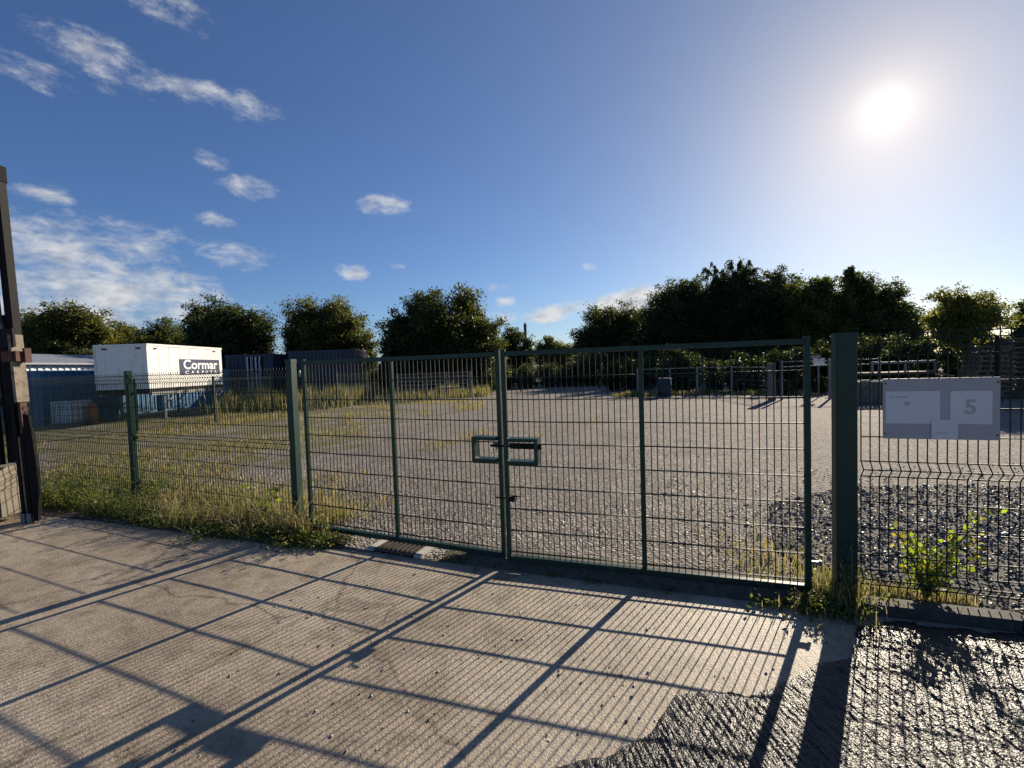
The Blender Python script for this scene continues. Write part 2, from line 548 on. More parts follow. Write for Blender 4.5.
def gate_leaf(label, A, B, guard_at_end, is_left):
    d = (B - A).normalized(); A = A - d * .023; B = B + d * .023; d = (B - A); L = d.length; ang = math.atan2(d.y, d.x)
    t = thing('gate_leaf', label, 'gate', (A.x, A.y, 0), ang, 'leaves of the double gate')
    z0, z1 = GB, GB + GH
    st = .041
    for x in (st / 2, L - st / 2):
        mb = MB(); mb.box((x - st / 2, -st / 2, z0 - .012), (x + st / 2, st / 2, z1 + .02), bev=.005); mb.build('stile', M['green'], t)
    mb = MB(); mb.box((L / 2 - .02, -.02, z0 + .045), (L / 2 + .02, .02, z1 - .042), bev=.004); mb.build('middle_stile', M['green'], t)
    mb = MB(); mb.box((st + .002, -.022, z0), (L - st - .002, .022, z0 + .045)); mb.build('bottom_rail', M['green'], t)
    mb = MB(); mb.box((st + .002, -.02, z1 - .04), (L - st - .002, .02, z1)); mb.build('top_rail', M['green'], t)
    # twin wire mesh: 22 uprights a bay, doubled horizontals
    mb = MB()
    for (a, b) in ((st, L / 2 - .02), (L / 2 + .02, L - st)):
        for k in range(1, 23):
            x = a + (b - a) * k / 23
            w = .0012 * math.sin(k * 2.1)
            mb.tube([(x, 0, z0 + .04), (x + w, 0.001, z0 + .9), (x, 0, z1 - .036)], .0040, 5)
        for r in range(10):
            z = z0 + .083 + .2 * r
            if z > z1 - .045: continue
            for yy in (-.007, .007):
                mb.tube([(a - .004, yy, z), ((a + b) / 2, yy + .003 * math.sin(r), z - .003), (b + .004, yy, z)], .0045, 5)
    mb.build('wire_mesh', M['wire'], t)
    # lock guard: open box of plate round the bolt
    zb, zt = z0 + .90, z0 + 1.135
    w = .255 if is_left else .285
    x0, x1 = (L - st - w, L - st - .001) if is_left else (st + .001, st + w)
    mb = MB(); p = .031
    mb.box((x0, -.055, zb), (x1, .045, zb + p)); mb.box((x0, -.055, zt - p), (x1, .045, zt))
    xo = x0 if is_left else x1 - p
    mb.box((xo, -.0545, zb + p), (xo + p, .0445, zt - p))
    mb.build('lock_guard', M['green'], t)
    mb = MB()
    if is_left:
        mb.box((L - st - .045, -.02, zt - .10), (L - st - .002, .02, zt - .055)); mb.tube([(L - st - .022, 0, zt - .10), (L - st - .022, 0, zt - .125)], .008, 8)
        mb.build('bolt_keeper', M['steel'], t)
        for zz in (z0 + .12, z1 - .14):
            mb = MB(); mb.box((-.05, -.012, zz - .012), (-.001, .012, zz + .012)); mb.tube([(-.05, 0, zz - .04), (-.05, 0, zz + .04)], .012, 8); mb.build('hinge', M['steel'], t)
    else:
        mb.tube([(-.13, -.005, zt - .075), (x1 + .02, -.005, zt - .075)], .012, 8)
        mb.box((st + .02, -.022, zt - .098), (x1 - p - .01, .018, zt - .052)); mb.tube([(x1 + .012, -.005, zt - .1), (x1 + .012, -.005, zt - .05)], .016, 8)
        mb.build('slide_bolt', M['darkmetal'], t)
        mb = MB(); zz = z0 + .585
        mb.box((st + .001, -.03, zz - .03), (st + .055, .03, zz + .012)); mb.tube([(st + .03, -.03, zz + .01), (st + .03, -.035, zz + .02), (st + .11, -.045, zz + .024)], .006, 6)
        mb.tube([(-.10, 0, zz - .008), (st, 0, zz - .008)], .008, 6)
        mb.build('lever_latch', M['darkmetal'], t)
        for zz in (z0 + .22, z1 - .14):
            mb = MB(); mb.box((L + .001, -.012, zz - .012), (L + .06, .012, zz + .012)); mb.tube([(L + .06, 0, zz - .02), (L + .06, 0, zz + .02)], .011, 8); mb.build('hinge', M['steel'], t)
    mb = MB()
    xd = L - st - .03 if is_left else st + .03
    return t


gate_leaf('green mesh gate leaf carrying the bolt keeper, beside the slim sunlit gate post', HL, CL, True, True)
gate_leaf('green mesh gate leaf carrying the slide bolt, beside the thick dark gate post', CRP, HRP, False, False)


def gate_post(label, P, ang, w, dpt, h):
    t = thing('gate_post', label, 'gate post', (P.x, P.y, 0), ang)
    mb = MB(); mb.box((-w / 2, -dpt / 2, -.1), (w / 2, dpt / 2, h - .012), bev=.008); mb.build('post', M['green'], t)
    mb = MB(); mb.box((-w / 2 - .004, -dpt / 2 - .004, h - .05), (w / 2 + .004, dpt / 2 + .004, h), bev=.008); mb.build('post_cap', M['green'], t)
    return t


aL = math.atan2(dL.y, dL.x); aR = math.atan2(dR.y, dR.x)
PL = HL - dL * .2 + Vector((0, 0, 0)); PR = Vector((2.437, 3.29, 0))
gate_post('slim green gate post with one sunlit face, standing in dry grass', PL, aL + .24, .068, .115, 2.02)
gate_post('thick dark green gate post between the gate and the grey sign', PR, aR, .135, .10, 2.02)


# ------------------------------------------------------------------ V folded mesh fences
def fold_panel(mb, x0, x1, z0, z1, folds, pitch=.05, depth=.045, rw=.003, sides=5, rows=None, top=.03):
    prof = [(0, z0)]
    for fz in folds:
        prof += [(0, fz - .055), (-depth, fz), (0, fz + .055)]
    prof += [(0, z1 + top)]
    nwire = int(round((x1 - x0) / pitch))
    for k in range(nwire + 1):
        x = x0 + (x1 - x0) * k / nwire
        mb.tube([(x, y, z) for y, z in prof], rw, sides)
    zs = []
    for fz in folds: zs += [(0, fz - .055), (-depth, fz), (0, fz + .055)]
    for r in (rows or []): zs.append((0, r))
    for (y, z) in zs:
        mb.tube([(x0, y + .006, z), ((x0 + x1) / 2, y + .006, z), (x1, y + .006, z)], rw * 1.1, sides)


def mesh_fence(label, pts, h, folds, rows, postw=.06, pitch=.05, rw=.003, sides=4, z0=.06, posth=None, group=None, panel_sag=0, mat_post='green', post_at=None):
    t = thing('mesh_fence', label, 'fence', (pts[0].x, pts[0].y, 0), 0, group)
    base = Vector((pts[0].x, pts[0].y, 0))
    for i in range(len(pts) - 1):
        a, b = pts[i], pts[i + 1]; d = b - a; ang = math.atan2(d.y, d.x)
        mb = MB(); fold_panel(mb, postw / 2 + .01, d.length - postw / 2 - .01, z0, h, folds, pitch, rw=rw, sides=sides, rows=rows)
        o = mb.build('mesh_panel', M['wire'], t, a - base + Vector((0, 0, 0)), ang)
    for i, p in enumerate(pts):
        if post_at is not None and i not in post_at: continue
        j = min(i, len(pts) - 2); d = pts[j + 1] - pts[j]; ang = math.atan2(d.y, d.x)
        mb = MB(); mb.box((-postw / 2, -postw * .6, -.1), (postw / 2, postw * .6, posth or h + .03), bev=.005)
        for zz in (.35, 1.0, 1.65):
            if zz < h: mb.box((-postw / 2 - .015, -postw * .6 - .012, zz - .02), (postw / 2 + .015, -postw * .6 - .001, zz + .02))
        mb.build('post', M[mat_post], t, p - base, ang)
    return t


fl = [PL - dL * .05, Vector((-5.52, 6.47, 0)), Vector((-8.45, 7.70, 0)), Vector((-11.4, 8.94, 0))]
mesh_fence('tall green mesh fence with V folds rising from dry grass beside the slim gate post', [Vector(p) for p in fl], 1.90, [.14, 1.02, 1.84], [.34, .54, .74, .90, 1.24, 1.44, 1.64], .065, .05, .0039, 5, posth=1.97, post_at=(1, 2, 3))
kdir = Vector((.951, -.309, 0))
fr = [PR + kdir * .06, PR + kdir * 2.56]
mesh_fence('green mesh fence with a V fold standing on the kerb, holding the grey sign', fr, 1.985, [.22, 1.025, 1.90], [.385, .585, .78, 1.26, 1.46, 1.66, 2.0], .065, .056, .0043, 6, z0=.11, post_at=(1,))
# fence that runs back along the yard
fb = [Vector(p) for p in ((-15.6, 13.4, 0), (-12.95, 15.4, 0), (-11.5, 17.3, 0), (-11.1, 20.7, 0), (-9.85, 22.2, 0), (-9.0, 23.1, 0), (-8.3, 25.8, 0))]
mesh_fence('green mesh fence running back along the yard past the white trailer', fb, 1.75, [.2, .95, 1.66], [.5, 1.3], .065, .06, .0032, 4, posth=1.85)

# ------------------------------------------------------------------ sign board on the right fence
sd = kdir; sn_ = Vector((-.309, -.951, 0))
def sign_board():
    # seen at x 883..1000, y 378..438
    a = at(880, 408, 3.18); b = at(995, 408, 2.975)
    L = (b - a).length
    zc = (a.z + b.z) / 2; H = .418
    t = thing('sign_board', 'grey board with taped papers and a number 5, fixed to the mesh fence', 'sign', (a.x, a.y, zc), math.atan2(b.y - a.y, b.x - a.x))
    mb = MB(); mb.box((0, -.05, -H / 2), (L, -.042, H / 2)); mb.build('board', M['sign'], t)
    W = L
    def sheetp(x0, x1, z0, z1, off=0):
        mb = MB(); mb.box((x0 * W, -.0535 - off, z0 * H), (x1 * W, -.0505 - off, z1 * H)); return mb.build('paper_sheet', M['paper'], t)
    p1 = sheetp(.02, .50, -.245, .29)
    p2 = sheetp(.585, .935, -.245, .285)
    p3 = sheetp(.425, .65, -.5, -.175, .004)
    def text(s, x, z, size, par, y, mat='ink', off=.0):
        cu = bpy.data.curves.new('lettering', 'FONT'); cu.body = s; cu.size = size; cu.extrude = .0006; cu.offset = off; cu.align_x = 'CENTER'; cu.align_y = 'CENTER'
        cu.materials.append(M[mat])
        return letters(cu, par, (x, y, z), (R(90), 0, 0))
    text('5', .755 * W, .02 * H, .135, p2, -.0545, off=.003)
    # letterhead: small dashes and a round mark
    mb = MB()
    for (x0, x1) in ((.06, .10), (.11, .165), (.17, .19), (.195, .225)):
        mb.box((x0 * W, -.0546, .185 * H), (x1 * W, -.0536, .205 * H))
    ring = [(.21 * W + .020 * math.cos(q * .524), .09 * H + .012 * math.sin(q * .524)) for q in range(12)]
    lg = MB(); lg.v += [(x, -.0546, z) for x, z in ring]; lg.face(tuple(range(12))); lg.build('printed_logo', M['ink'], p1)
    mb.build('printed_heading', M['ink'], p1)
    mb = MB()
    for (x0, x1) in ((.46, .52), (.525, .56)):
        mb.box((x0 * W, -.0584, -.40 * H), (x1 * W, -.0576, -.385 * H))
    mb.build('printed_line', M['ink'], p3)
    for x in (.02, .98):
        for z in (.42, -.42):
            mb = MB(); mb.tube([(x * W, -.052, z * H), (x * W, -.035, z * H)], .006, 6); mb.build('cable_tie', M['darkmetal'], t)


sign_board()

# ------------------------------------------------------------------ drain
def drain():
    # corners on the ground: front left, front right, back right, back left
    t = thing('drain', 'rusty slotted drain grate set in a pale concrete surround under the gate', 'drain', (-1.2, 4.62, 0), aL)
    mb = MB()
    W, D = .66, .34
    mb.box((-W / 2, -D / 2, -.1), (-.235, D / 2, .022), bev=.02); mb.box((.245, -D / 2, -.1), (W / 2, D / 2, .022), bev=.02)
    mb.box((-.233, D / 2 - .045, -.1), (.243, D / 2, .020))
    mb.build('surround', M['paleconc'], t)
    mb = MB(); mb.box((-.232, -D / 2 + .005, -.1), (.242, D / 2 - .047, .011)); mb.build('pit', M['rubber'], t)
    mb = MB()
    mb.box((-.23, -D / 2 + .002, .0125), (.24, -D / 2 + .03, .028)); mb.box((-.23, D / 2 - .075, .0125), (.24, D / 2 - .049, .028))
    for k in range(9):
        x = -.23 + k * .0565
        mb.box((x, -D / 2 + .031, .0125), (x + .02, D / 2 - .076, .027))
    mb.build('grate', M['castiron'], t)


drain()


# ------------------------------------------------------------------ vegetation
def leaves_object(name, centers, sizes, mats, midx, parent=None, up_bias=0.0, rng=RNG, droop=0.0, aspect=.5):
    n = len(centers)
    a = rng.normal(size=(n, 3)); a /= np.linalg.norm(a, axis=1)[:, None]
    if droop: a[:, 2] -= droop; a /= np.linalg.norm(a, axis=1)[:, None]
    nn = rng.normal(size=(n, 3)); nn[:, 2] += up_bias
    b = np.cross(nn, a); b /= (np.linalg.norm(b, axis=1)[:, None] + 1e-9)
    s = np.asarray(sizes)[:, None]
    c = np.asarray(centers)
    cup = np.cross(a, b) * s * .12
    v = np.empty((n, 4, 3))
    v[:, 0] = c - a * s * .5; v[:, 1] = c + b * s * aspect * .5 - a * s * .05 + cup; v[:, 2] = c + a * s * .5; v[:, 3] = c - b * s * aspect * .5 - a * s * .05 + cup
    me = bpy.data.meshes.new(name)
    me.vertices.add(n * 4); me.vertices.foreach_set('co', v.reshape(-1))
    me.loops.add(n * 4); me.loops.foreach_set('vertex_index', np.arange(n * 4, dtype=np.int32))
    me.polygons.add(n); me.polygons.foreach_set('loop_start', np.arange(0, n * 4, 4, dtype=np.int32)); me.polygons.foreach_set('loop_total', np.full(n, 4, dtype=np.int32))
    for m in mats: me.materials.append(M[m])
    me.polygons.foreach_set('material_index', np.asarray(midx, dtype=np.int32))
    me.update(); me.validate()
    return link(name, me, parent)


def tree(name, label, lobes, dist, mats=('leaf_dark', 'leaf_mid', 'leaf_olive'), wts=(.6, .3, .1), leaf=.26, dens=1.0, group=None, cat='tree', droop=0.0, skirt=True, trunk=True, drop_to=None, sub=None, fuzz=.30):
    P = []
    leaf = leaf * .68
    lobes = list(lobes)
    if skirt:
        for (x, y, r) in list(lobes):
            g = 366 - .0328 * (x - 512) + EYE * F_PX / dist
            yy = y + r * .8
            while yy < g - r * .3:
                lobes.append((x + RNG.uniform(-.3, .3) * r, yy + r * .2, r * .9)); yy += r
    for (x, y, r) in lobes:
        c = at(x, y, dist + RNG.uniform(-.9, .9) * r / F_PX * dist * .8)
        P.append((c, r / F_PX * dist))
    cx = sum(p[0].x * p[1] for p in P) / sum(p[1] for p in P); cy = sum(p[0].y for p in P) / len(P)
    root = thing(name, label, cat, (cx, cy, 0), 0, group)
    base = np.array([cx, cy, 0])
    cs, ss, mi = [], [], []
    for (c, r) in P:
        wl = np.array(wts) * RNG.uniform(.25, 2.0, len(wts))
        nsub = int(max(8, 30 * min(2.0, (r / .9) ** 1.2) * dens))
        if not droop:
            k = int(70 * dens); u = RNG.normal(size=(k, 3)); u /= np.linalg.norm(u, axis=1)[:, None]
            q_ = np.array(c) + u * (r * .72 * RNG.uniform(0, 1, (k, 1)) ** .5); q_[:, 2] = np.maximum(q_[:, 2], .1)
            cs.append(q_); ss.append(RNG.uniform(.35, .6, k) * min(1.0, r)); mi.append(np.zeros(k, dtype=int))
        for k in range(nsub):
            u = RNG.normal(size=3); u /= np.linalg.norm(u)
            rad = r * (RNG.uniform(.45, 1.0) if RNG.random() < .8 else RNG.uniform(.95, 1.3)) * (1 if RNG.random() < .78 else RNG.uniform(.15, .5))
            cc = np.array(c) + u * rad * np.array([1, 1, .95])
            if cc[2] < .15: cc[2] = RNG.uniform(.15, .8)
            sr = r * RNG.uniform(fuzz * .6, fuzz * 1.25)
            m = int(min(230, max(24, 60 * (sr / .32) ** 2 * (.26 / leaf) ** 2 * .55)))
            pts = cc + RNG.normal(size=(m, 3)) * sr * np.array([.62, .62, .5 if not droop else .9])
            pts[:, 2] = np.maximum(pts[:, 2], .05)
            cs.append(pts); ss.append(RNG.uniform(.6, 1.3, m) * leaf)
            w = wl * RNG.uniform(.4, 1.6, len(wts)); w /= w.sum()
            mi.append(RNG.choice(len(mats), size=m, p=w))
    cs = np.concatenate(cs) - base; ss = np.concatenate(ss); mi = np.concatenate(mi)
    leaves_object('crown', cs, ss, mats, mi, root, .3, droop=droop)
    if trunk:
        mb = MB()
        top = max(p[0].z for p in P)
        r0 = .035 * top
        kx = RNG.normal() * .25
        mb.tube([(0, 0, -.1), (kx * .3, .05, top * .2), (kx, 0, top * .45), (kx * 1.2, .1, top * .8)], [r0 * 1.3, r0, r0 * .75, r0 * .25], 8)
        for (c, r) in P:
            q = Vector(c) - Vector((cx, cy, 0))
            s = Vector((kx * .6, 0, max(.3, min(top * .45, q.z * .55))))
            mid = s.lerp(q, .5) + Vector((0, 0, .12 * top * .3))
            mb.tube([s, mid, q], [r0 * .5, r0 * .34, r0 * .12], 6)
            for w_ in range(3):
                e = q + Vector(RNG.normal(size=3)) * r * .55
                mb.tube([mid.lerp(q, .6), e], [r0 * .2, r0 * .05], 5)
        mb.build('trunk', M['bark'], root)
    return root


G_T = 'trees beyond the yard'
tree('tree', 'mid green spreading tree behind the white ribbed shed, near the forklift mast', [(40, 338, 22), (68, 326, 22), (95, 333, 19), (60, 347, 22), (105, 346, 16), (28, 352, 16), (45, 322, 14), (82, 350, 18)], 40, ('leaf_mid', 'leaf_olive', 'leaf_warm', 'leaf_dark'), (.45, .3, .12, .2), .34, group=G_T)
tree('tree', 'small green tree peeping over the white trailer roof at its end wall', [(123, 335, 13), (115, 347, 16), (134, 345, 12)], 46, ('leaf_mid', 'leaf_olive', 'leaf_dark'), (.5, .2, .3), .34, group=G_T)
tree('tree', 'low rounded dark green tree above the middle of the white trailer', [(165, 332, 14), (150, 341, 14), (180, 341, 13), (165, 348, 16)], 45, ('leaf_mid', 'leaf_dark', 'leaf_olive'), (.4, .45, .15), .34, group=G_T)
tree('tree', 'nearly black bushy tree above the far end of the white trailer', [(199, 314, 13), (232, 322, 20), (254, 328, 18), (213, 335, 20), (243, 347, 22), (203, 352, 16), (264, 344, 10), (225, 358, 18)], 38, ('leaf_dark', 'leaf_mid'), (.85, .15), .30, group=G_T)
tree('tree', 'olive tinged tree with sky showing through, above the dark blue container', [(305, 318, 18), (335, 315, 16), (350, 330, 20), (366, 343, 11), (312, 340, 20), (293, 338, 12), (340, 350, 18), (322, 325, 18)], 38, ('leaf_dark', 'leaf_mid', 'leaf_olive', 'leaf_warm'), (.4, .25, .25, .12), .30, group=G_T, dens=.9)
tree('tree', 'large broad dark tree with a double domed crown behind the gate middle', [(424, 305, 17), (465, 309, 19), (400, 326, 18), (444, 325, 26), (484, 332, 17), (420, 348, 24), (468, 352, 24), (391, 348, 12), (493, 346, 12), (445, 360, 22)], 36, ('leaf_dark', 'leaf_mid', 'leaf_olive'), (.72, .2, .08), .30, group=G_T)
tree('tree', 'small dark tree beside the far chimney, by the large double domed tree', [(514, 338, 12), (505, 352, 13), (528, 344, 7), (520, 356, 12)], 50, ('leaf_dark', 'leaf_mid'), (.7, .3), .36, group=G_T)
tree('tree', 'distant pale round topped tree in the low gap of the skyline', [(549, 342, 6), (541, 350, 8), (560, 349, 8), (551, 355, 9), (568, 352, 7)], 85, ('leaf_mid', 'leaf_olive'), (.5, .5), .5, group=G_T)
tree('tree', 'dark rounded tree with a flat top just past the skyline gap', [(600, 324, 18), (625, 320, 16), (586, 340, 14), (630, 342, 22), (608, 350, 24), (645, 330, 12), (590, 358, 16), (640, 360, 16)], 54, ('leaf_dark', 'leaf_mid', 'leaf_olive'), (.62, .28, .1), 0.39, group=G_T)
tree('tree', 'tall dark tree with a rounded shoulder below the weeping tree', [(668, 300, 16), (690, 293, 15), (658, 316, 18), (694, 318, 24), (672, 338, 26), (705, 345, 22), (656, 350, 18)], 49, ('leaf_dark', 'leaf_mid'), (.8, .2), 0.36, group=G_T)
wt = tree('weeping_tree', 'highest tree with thin drooping sprays against the sky', [(722, 290, 12), (740, 284, 13), (752, 292, 12), (730, 302, 20), (750, 312, 22), (722, 328, 26), (706, 300, 12)], 48, ('leaf_dark', 'leaf_mid'), (.85, .15), .34, group=G_T, dens=.9, fuzz=.4)


def sprays():
    mb = MB(); cs, ss = [], []
    base = wt.location
    for (hx_, hy_) in ((704, 268), (712, 264), (722, 270), (732, 260), (741, 257), (750, 260), (757, 267), (746, 270), (716, 278), (764, 282), (735, 272)):
        h = at(hx_, hy_, 48 + RNG.uniform(-1.5, 1.5)) - base
        root_ = at(733, 296, 48) - base
        mid = root_.lerp(h, .55) + Vector((0, 0, .35))
        mb.tube([root_, mid, h], [.07, .045, .02], 5)
        for k in range(9):
            a = RNG.uniform(0, 6.28); L = RNG.uniform(.35, .95); dr = RNG.uniform(.5, 1.7)
            st = mid.lerp(h, RNG.uniform(.3, 1.0)); pts = []
            side = 1 if hx_ > 733 else -1
            for q in range(7):
                t_ = q / 6
                pts.append(st + Vector((L * t_ * (math.cos(a) * .6 + side * .5), L * t_ * math.sin(a), .22 * math.sin(t_ * 2.2) - dr * t_ ** 2.2)))
            mb.tube(pts, [.016, .014, .012, .010, .008, .006, .004], 4)
            for q in range(1, 7):
                for z in range(11):
                    p_ = pts[q - 1].lerp(pts[q], RNG.random()) + Vector(RNG.normal(size=3)) * .07 - Vector((0, 0, .06))
                    cs.append(tuple(p_)); ss.append(RNG.uniform(.12, .24))
    mb.build('drooping_branches', M['bark'], wt)
    leaves_object('drooping_sprays', np.array(cs), np.array(ss), ('leaf_dark', 'leaf_mid'), RNG.choice(2, size=len(cs), p=[.8, .2]), wt, droop=1.3, aspect=.4)


sprays()
tree('tree', 'dark leafy tree standing between the weeping tree and the pointed one', [(776, 280, 11), (786, 296, 17), (765, 308, 20), (780, 328, 24), (755, 342, 24), (795, 345, 18), (769, 292, 12)], 46, ('leaf_dark', 'leaf_mid', 'leaf_olive'), (.7, .2, .1), 0.35, group=G_T)
tree('tree', 'olive leaved tree rising behind the hinge side of the bolted gate leaf', [(818, 288, 12), (804, 300, 17), (834, 300, 16), (815, 322, 24), (842, 324, 22), (800, 340, 18), (830, 345, 22), (826, 282, 7)], 42, ('leaf_dark', 'leaf_mid', 'leaf_olive'), (.38, .35, .27), 0.32, group=G_T)
tree('tree', 'dark tree with a pointed top behind the thick gate post', [(850, 272, 6), (851, 281, 10), (864, 288, 15), (888, 298, 15), (880, 316, 22), (905, 314, 12), (918, 328, 8), (862, 324, 24), (895, 335, 20), (870, 348, 20)], 43, ('leaf_dark', 'leaf_mid', 'leaf_olive'), (.68, .22, .1), 0.34, group=G_T)
tree('willow_tree', 'small sunlit olive tree with bare stems above the grey sign', [(942, 298, 10), (962, 302, 14), (984, 307, 14), (948, 316, 15), (972, 326, 20), (940, 333, 12), (996, 322, 10), (960, 338, 14), (955, 318, 15), (935, 318, 11), (980, 318, 16)], 18, ('leaf_olive', 'leaf_mid', 'leaf_yellow'), (.55, .4, .05), .15, group=G_T, dens=.85, fuzz=.42, skirt=False)
tree('tree', 'ragged dark tree cut off by the photo edge beyond the pallets', [(1022, 308, 9), (1040, 312, 18), (1030, 326, 9), (1052, 330, 22), (1018, 320, 5), (1045, 350, 20)], 24, ('leaf_dark', 'leaf_mid'), (.75, .25), .2, group=G_T, dens=.7)

# understory bushes that close the foot of the tree line
G_B = 'bushes at the foot of the trees'
BU = [
    ('shaded bush behind the dark blue container under the olive tinged tree', [(300, 362, 11), (322, 365, 11), (345, 366, 11), (366, 363, 12)], 37, 0),
    ('shaded bush under the big double domed tree', [(390, 370, 13), (412, 371, 13), (436, 372, 13), (462, 372, 13), (486, 371, 12)], 34, 0),
    ('dark hedge bush closing the far end of the yard behind the meeting stiles', [(505, 374, 11), (525, 374, 11), (548, 373, 11), (570, 372, 12), (592, 371, 13)], 38, 0),
    ('dark bush behind the mesh fence under the flat topped tree', [(612, 372, 12), (632, 371, 12), (650, 368, 13)], 30, 0),
    ('dark bush behind the grey barrel in deep shade', [(668, 370, 13), (688, 366, 14), (676, 355, 13)], 28, 0),
    ('bramble mound catching light behind the grey fence posts', [(712, 368, 11), (735, 366, 12), (755, 366, 11), (735, 377, 12)], 26, 1),
    ('dark bush behind the small white notice', [(778, 362, 14), (800, 358, 15), (822, 356, 14), (800, 372, 13)], 25, 0),
    ('leafy green bush behind the post and rail fence', [(782, 385, 8), (800, 380, 9), (820, 382, 9)], 22, 2),
    ('dark bush behind the slatted crate and thick gate post', [(850, 352, 14), (875, 348, 15), (900, 350, 14), (885, 366, 12)], 24, 0),
    ('dark bush behind the willow stems and pallet stacks', [(925, 346, 12), (950, 345, 13), (980, 343, 13), (1005, 345, 12), (1030, 345, 14)], 24, 0),
    ('dark bush between the white trailer and the double doored container', [(228, 362, 12), (218, 350, 12), (232, 345, 14)], 36, 0),
    ('dark thicket far behind the grey barrel and tall shouldered tree', [(640, 366, 15), (662, 364, 15), (686, 362, 16), (708, 360, 16)], 42, 0),
    ('dark thicket far behind the bramble mound', [(730, 360, 16), (752, 358, 16), (776, 358, 16), (798, 356, 16)], 41, 0),
    ('dark thicket far behind the slatted crate', [(822, 356, 16), (846, 355, 16), (870, 354, 16), (894, 353, 16), (915, 352, 14)], 40, 0),
    ('dark thicket below the flat topped tree, beyond the far mesh fence', [(585, 364, 13), (606, 363, 15), (628, 362, 15)], 43, 0),
    ('leafy bush filling the gap behind the white ribbed shed', [(30, 360, 12), (55, 358, 12), (80, 357, 12), (100, 358, 12)], 38, 1),
]
for lab, lb, dd, k in BU:
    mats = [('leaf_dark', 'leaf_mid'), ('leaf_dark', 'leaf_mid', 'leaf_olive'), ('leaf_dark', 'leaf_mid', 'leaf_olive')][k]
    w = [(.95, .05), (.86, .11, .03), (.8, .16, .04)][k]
    # extend lobes down to the ground
    full = list(lb)
    for (x, y, r) in lb:
        g = 366 - .0328 * (x - 512) + EYE * F_PX / dd
        if g - y > r: full.append((x + 2, (y + g) / 2, r))
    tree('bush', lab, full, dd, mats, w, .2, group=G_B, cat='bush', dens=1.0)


# --- grasses
def blades(name, n, pos, hfun, mats, midf, label, cat, lean=.35, width=.006, seed=1):
    rg = np.random.default_rng(seed)
    P = np.array([pos(rg) for _ in range(n)])
    h = np.array([hfun(rg, p) for p in P])
    an = rg.uniform(0, 2 * np.pi, n); ln = np.abs(rg.normal(0, lean, n)) * h
    dx, dy = np.cos(an), np.sin(an)
    an2 = rg.uniform(0, 2 * np.pi, n); wx, wy = np.cos(an2), np.sin(an2)
    w = width * rg.uniform(.6, 1.5, n)
    v = np.zeros((n, 5, 3))
    b = P[:, :3]
    v[:, 0] = b + np.stack([-wx * w, -wy * w, 0 * w], 1); v[:, 1] = b + np.stack([wx * w, wy * w, 0 * w], 1)
    m = b + np.stack([dx * ln * .35, dy * ln * .35, h * .6], 1)
    v[:, 2] = m + np.stack([wx * w * .8, wy * w * .8, 0 * w], 1); v[:, 4] = m - np.stack([wx * w * .8, wy * w * .8, 0 * w], 1)
    v[:, 3] = b + np.stack([dx * ln, dy * ln, h * (1 - .25 * np.minimum(1, ln / (h + 1e-6)))], 1)
    me = bpy.data.meshes.new(name)
    me.vertices.add(n * 5); me.vertices.foreach_set('co', v.reshape(-1))
    loops = np.empty((n, 7), dtype=np.int32); o = np.arange(n)[:, None] * 5
    loops[:, :4] = o + np.array([[0, 1, 2, 4]]); loops[:, 4:] = o + np.array([[4, 2, 3]])
    me.loops.add(n * 7); me.loops.foreach_set('vertex_index', loops.reshape(-1))
    me.polygons.add(n * 2)
    ls = np.empty((n, 2), dtype=np.int32); ls[:, 0] = np.arange(n) * 7; ls[:, 1] = ls[:, 0] + 4
    lt = np.empty((n, 2), dtype=np.int32); lt[:, 0] = 4; lt[:, 1] = 3
    me.polygons.foreach_set('loop_start', ls.reshape(-1)); me.polygons.foreach_set('loop_total', lt.reshape(-1))
    mi = np.array([midf(rg, p) for p in P], dtype=np.int32)
    me.polygons.foreach_set('material_index', np.repeat(mi, 2))
    for q in mats: me.materials.append(M[q])
    me.update(); me.validate()
    return tag(link(name, me), label, cat, kind='stuff')


GM = ['grass_dry', 'grass_green', 'grass_olive', 'weed']
# verge along the west fence: s runs from the gate post outwards
VD = Vector((-.92, .392, 0)); VN = Vector((-.392, -.92, 0))   # VN towards the camera


def verge_pos(rg):
    s = rg.uniform(-.25, 5.6)
    wfront = .10 + .34 * min(1, max(0, s + .2)) if s < 1 else .44
    q = rg.uniform(-1.0, wfront) if rg.random() < .45 else rg.normal(.12, .2)
    q = min(q, wfront + rg.uniform(-.05, .07))
    p = PL + VD * s + VN * q
    if mnoise.noise(Vector((p.x * 2.6, p.y * 2.6, 11))) + rg.normal(0, .18) < -.12: return verge_pos(rg)
    if s > 2.5 and rg.random() < .55: return verge_pos(rg)
    p = PL + VD * s + VN * q
    return (p.x, p.y, .008)


def verge_h(rg, p):
    v = mnoise.noise(Vector((p[0] * 1.6, p[1] * 1.6, 2)))
    s = (Vector(p) - PL).dot(VD); q = (Vector(p) - PL).dot(VN)
    hh = .22 + .26 * v - .10 * max(0, q - .25) / .2
    if q < -.4: hh *= .6
    if rg.random() < .06: hh *= 1.9
    return max(.03, hh * rg.uniform(.3, 1.7))


def verge_m(rg, p):
    v = mnoise.noise(Vector((p[0] * 2.2, p[1] * 2.2, 8)))
    s = (Vector(p) - PL).dot(VD); q = (Vector(p) - PL).dot(VN)
    g = .25 + .5 * v + (.35 if q > .25 else 0) + (.75 if s > 2.6 else 0)
    u = rg.random()
    if u < g * .9: return 1 if rg.random() < .6 else 3
    return 0 if rg.random() < .6 else 2


blades('dry_grass', 8000, verge_pos, verge_h, GM, verge_m, 'tall dry grass and weeds along the foot of the tall mesh fence', 'grass', .75, .0036, 4)


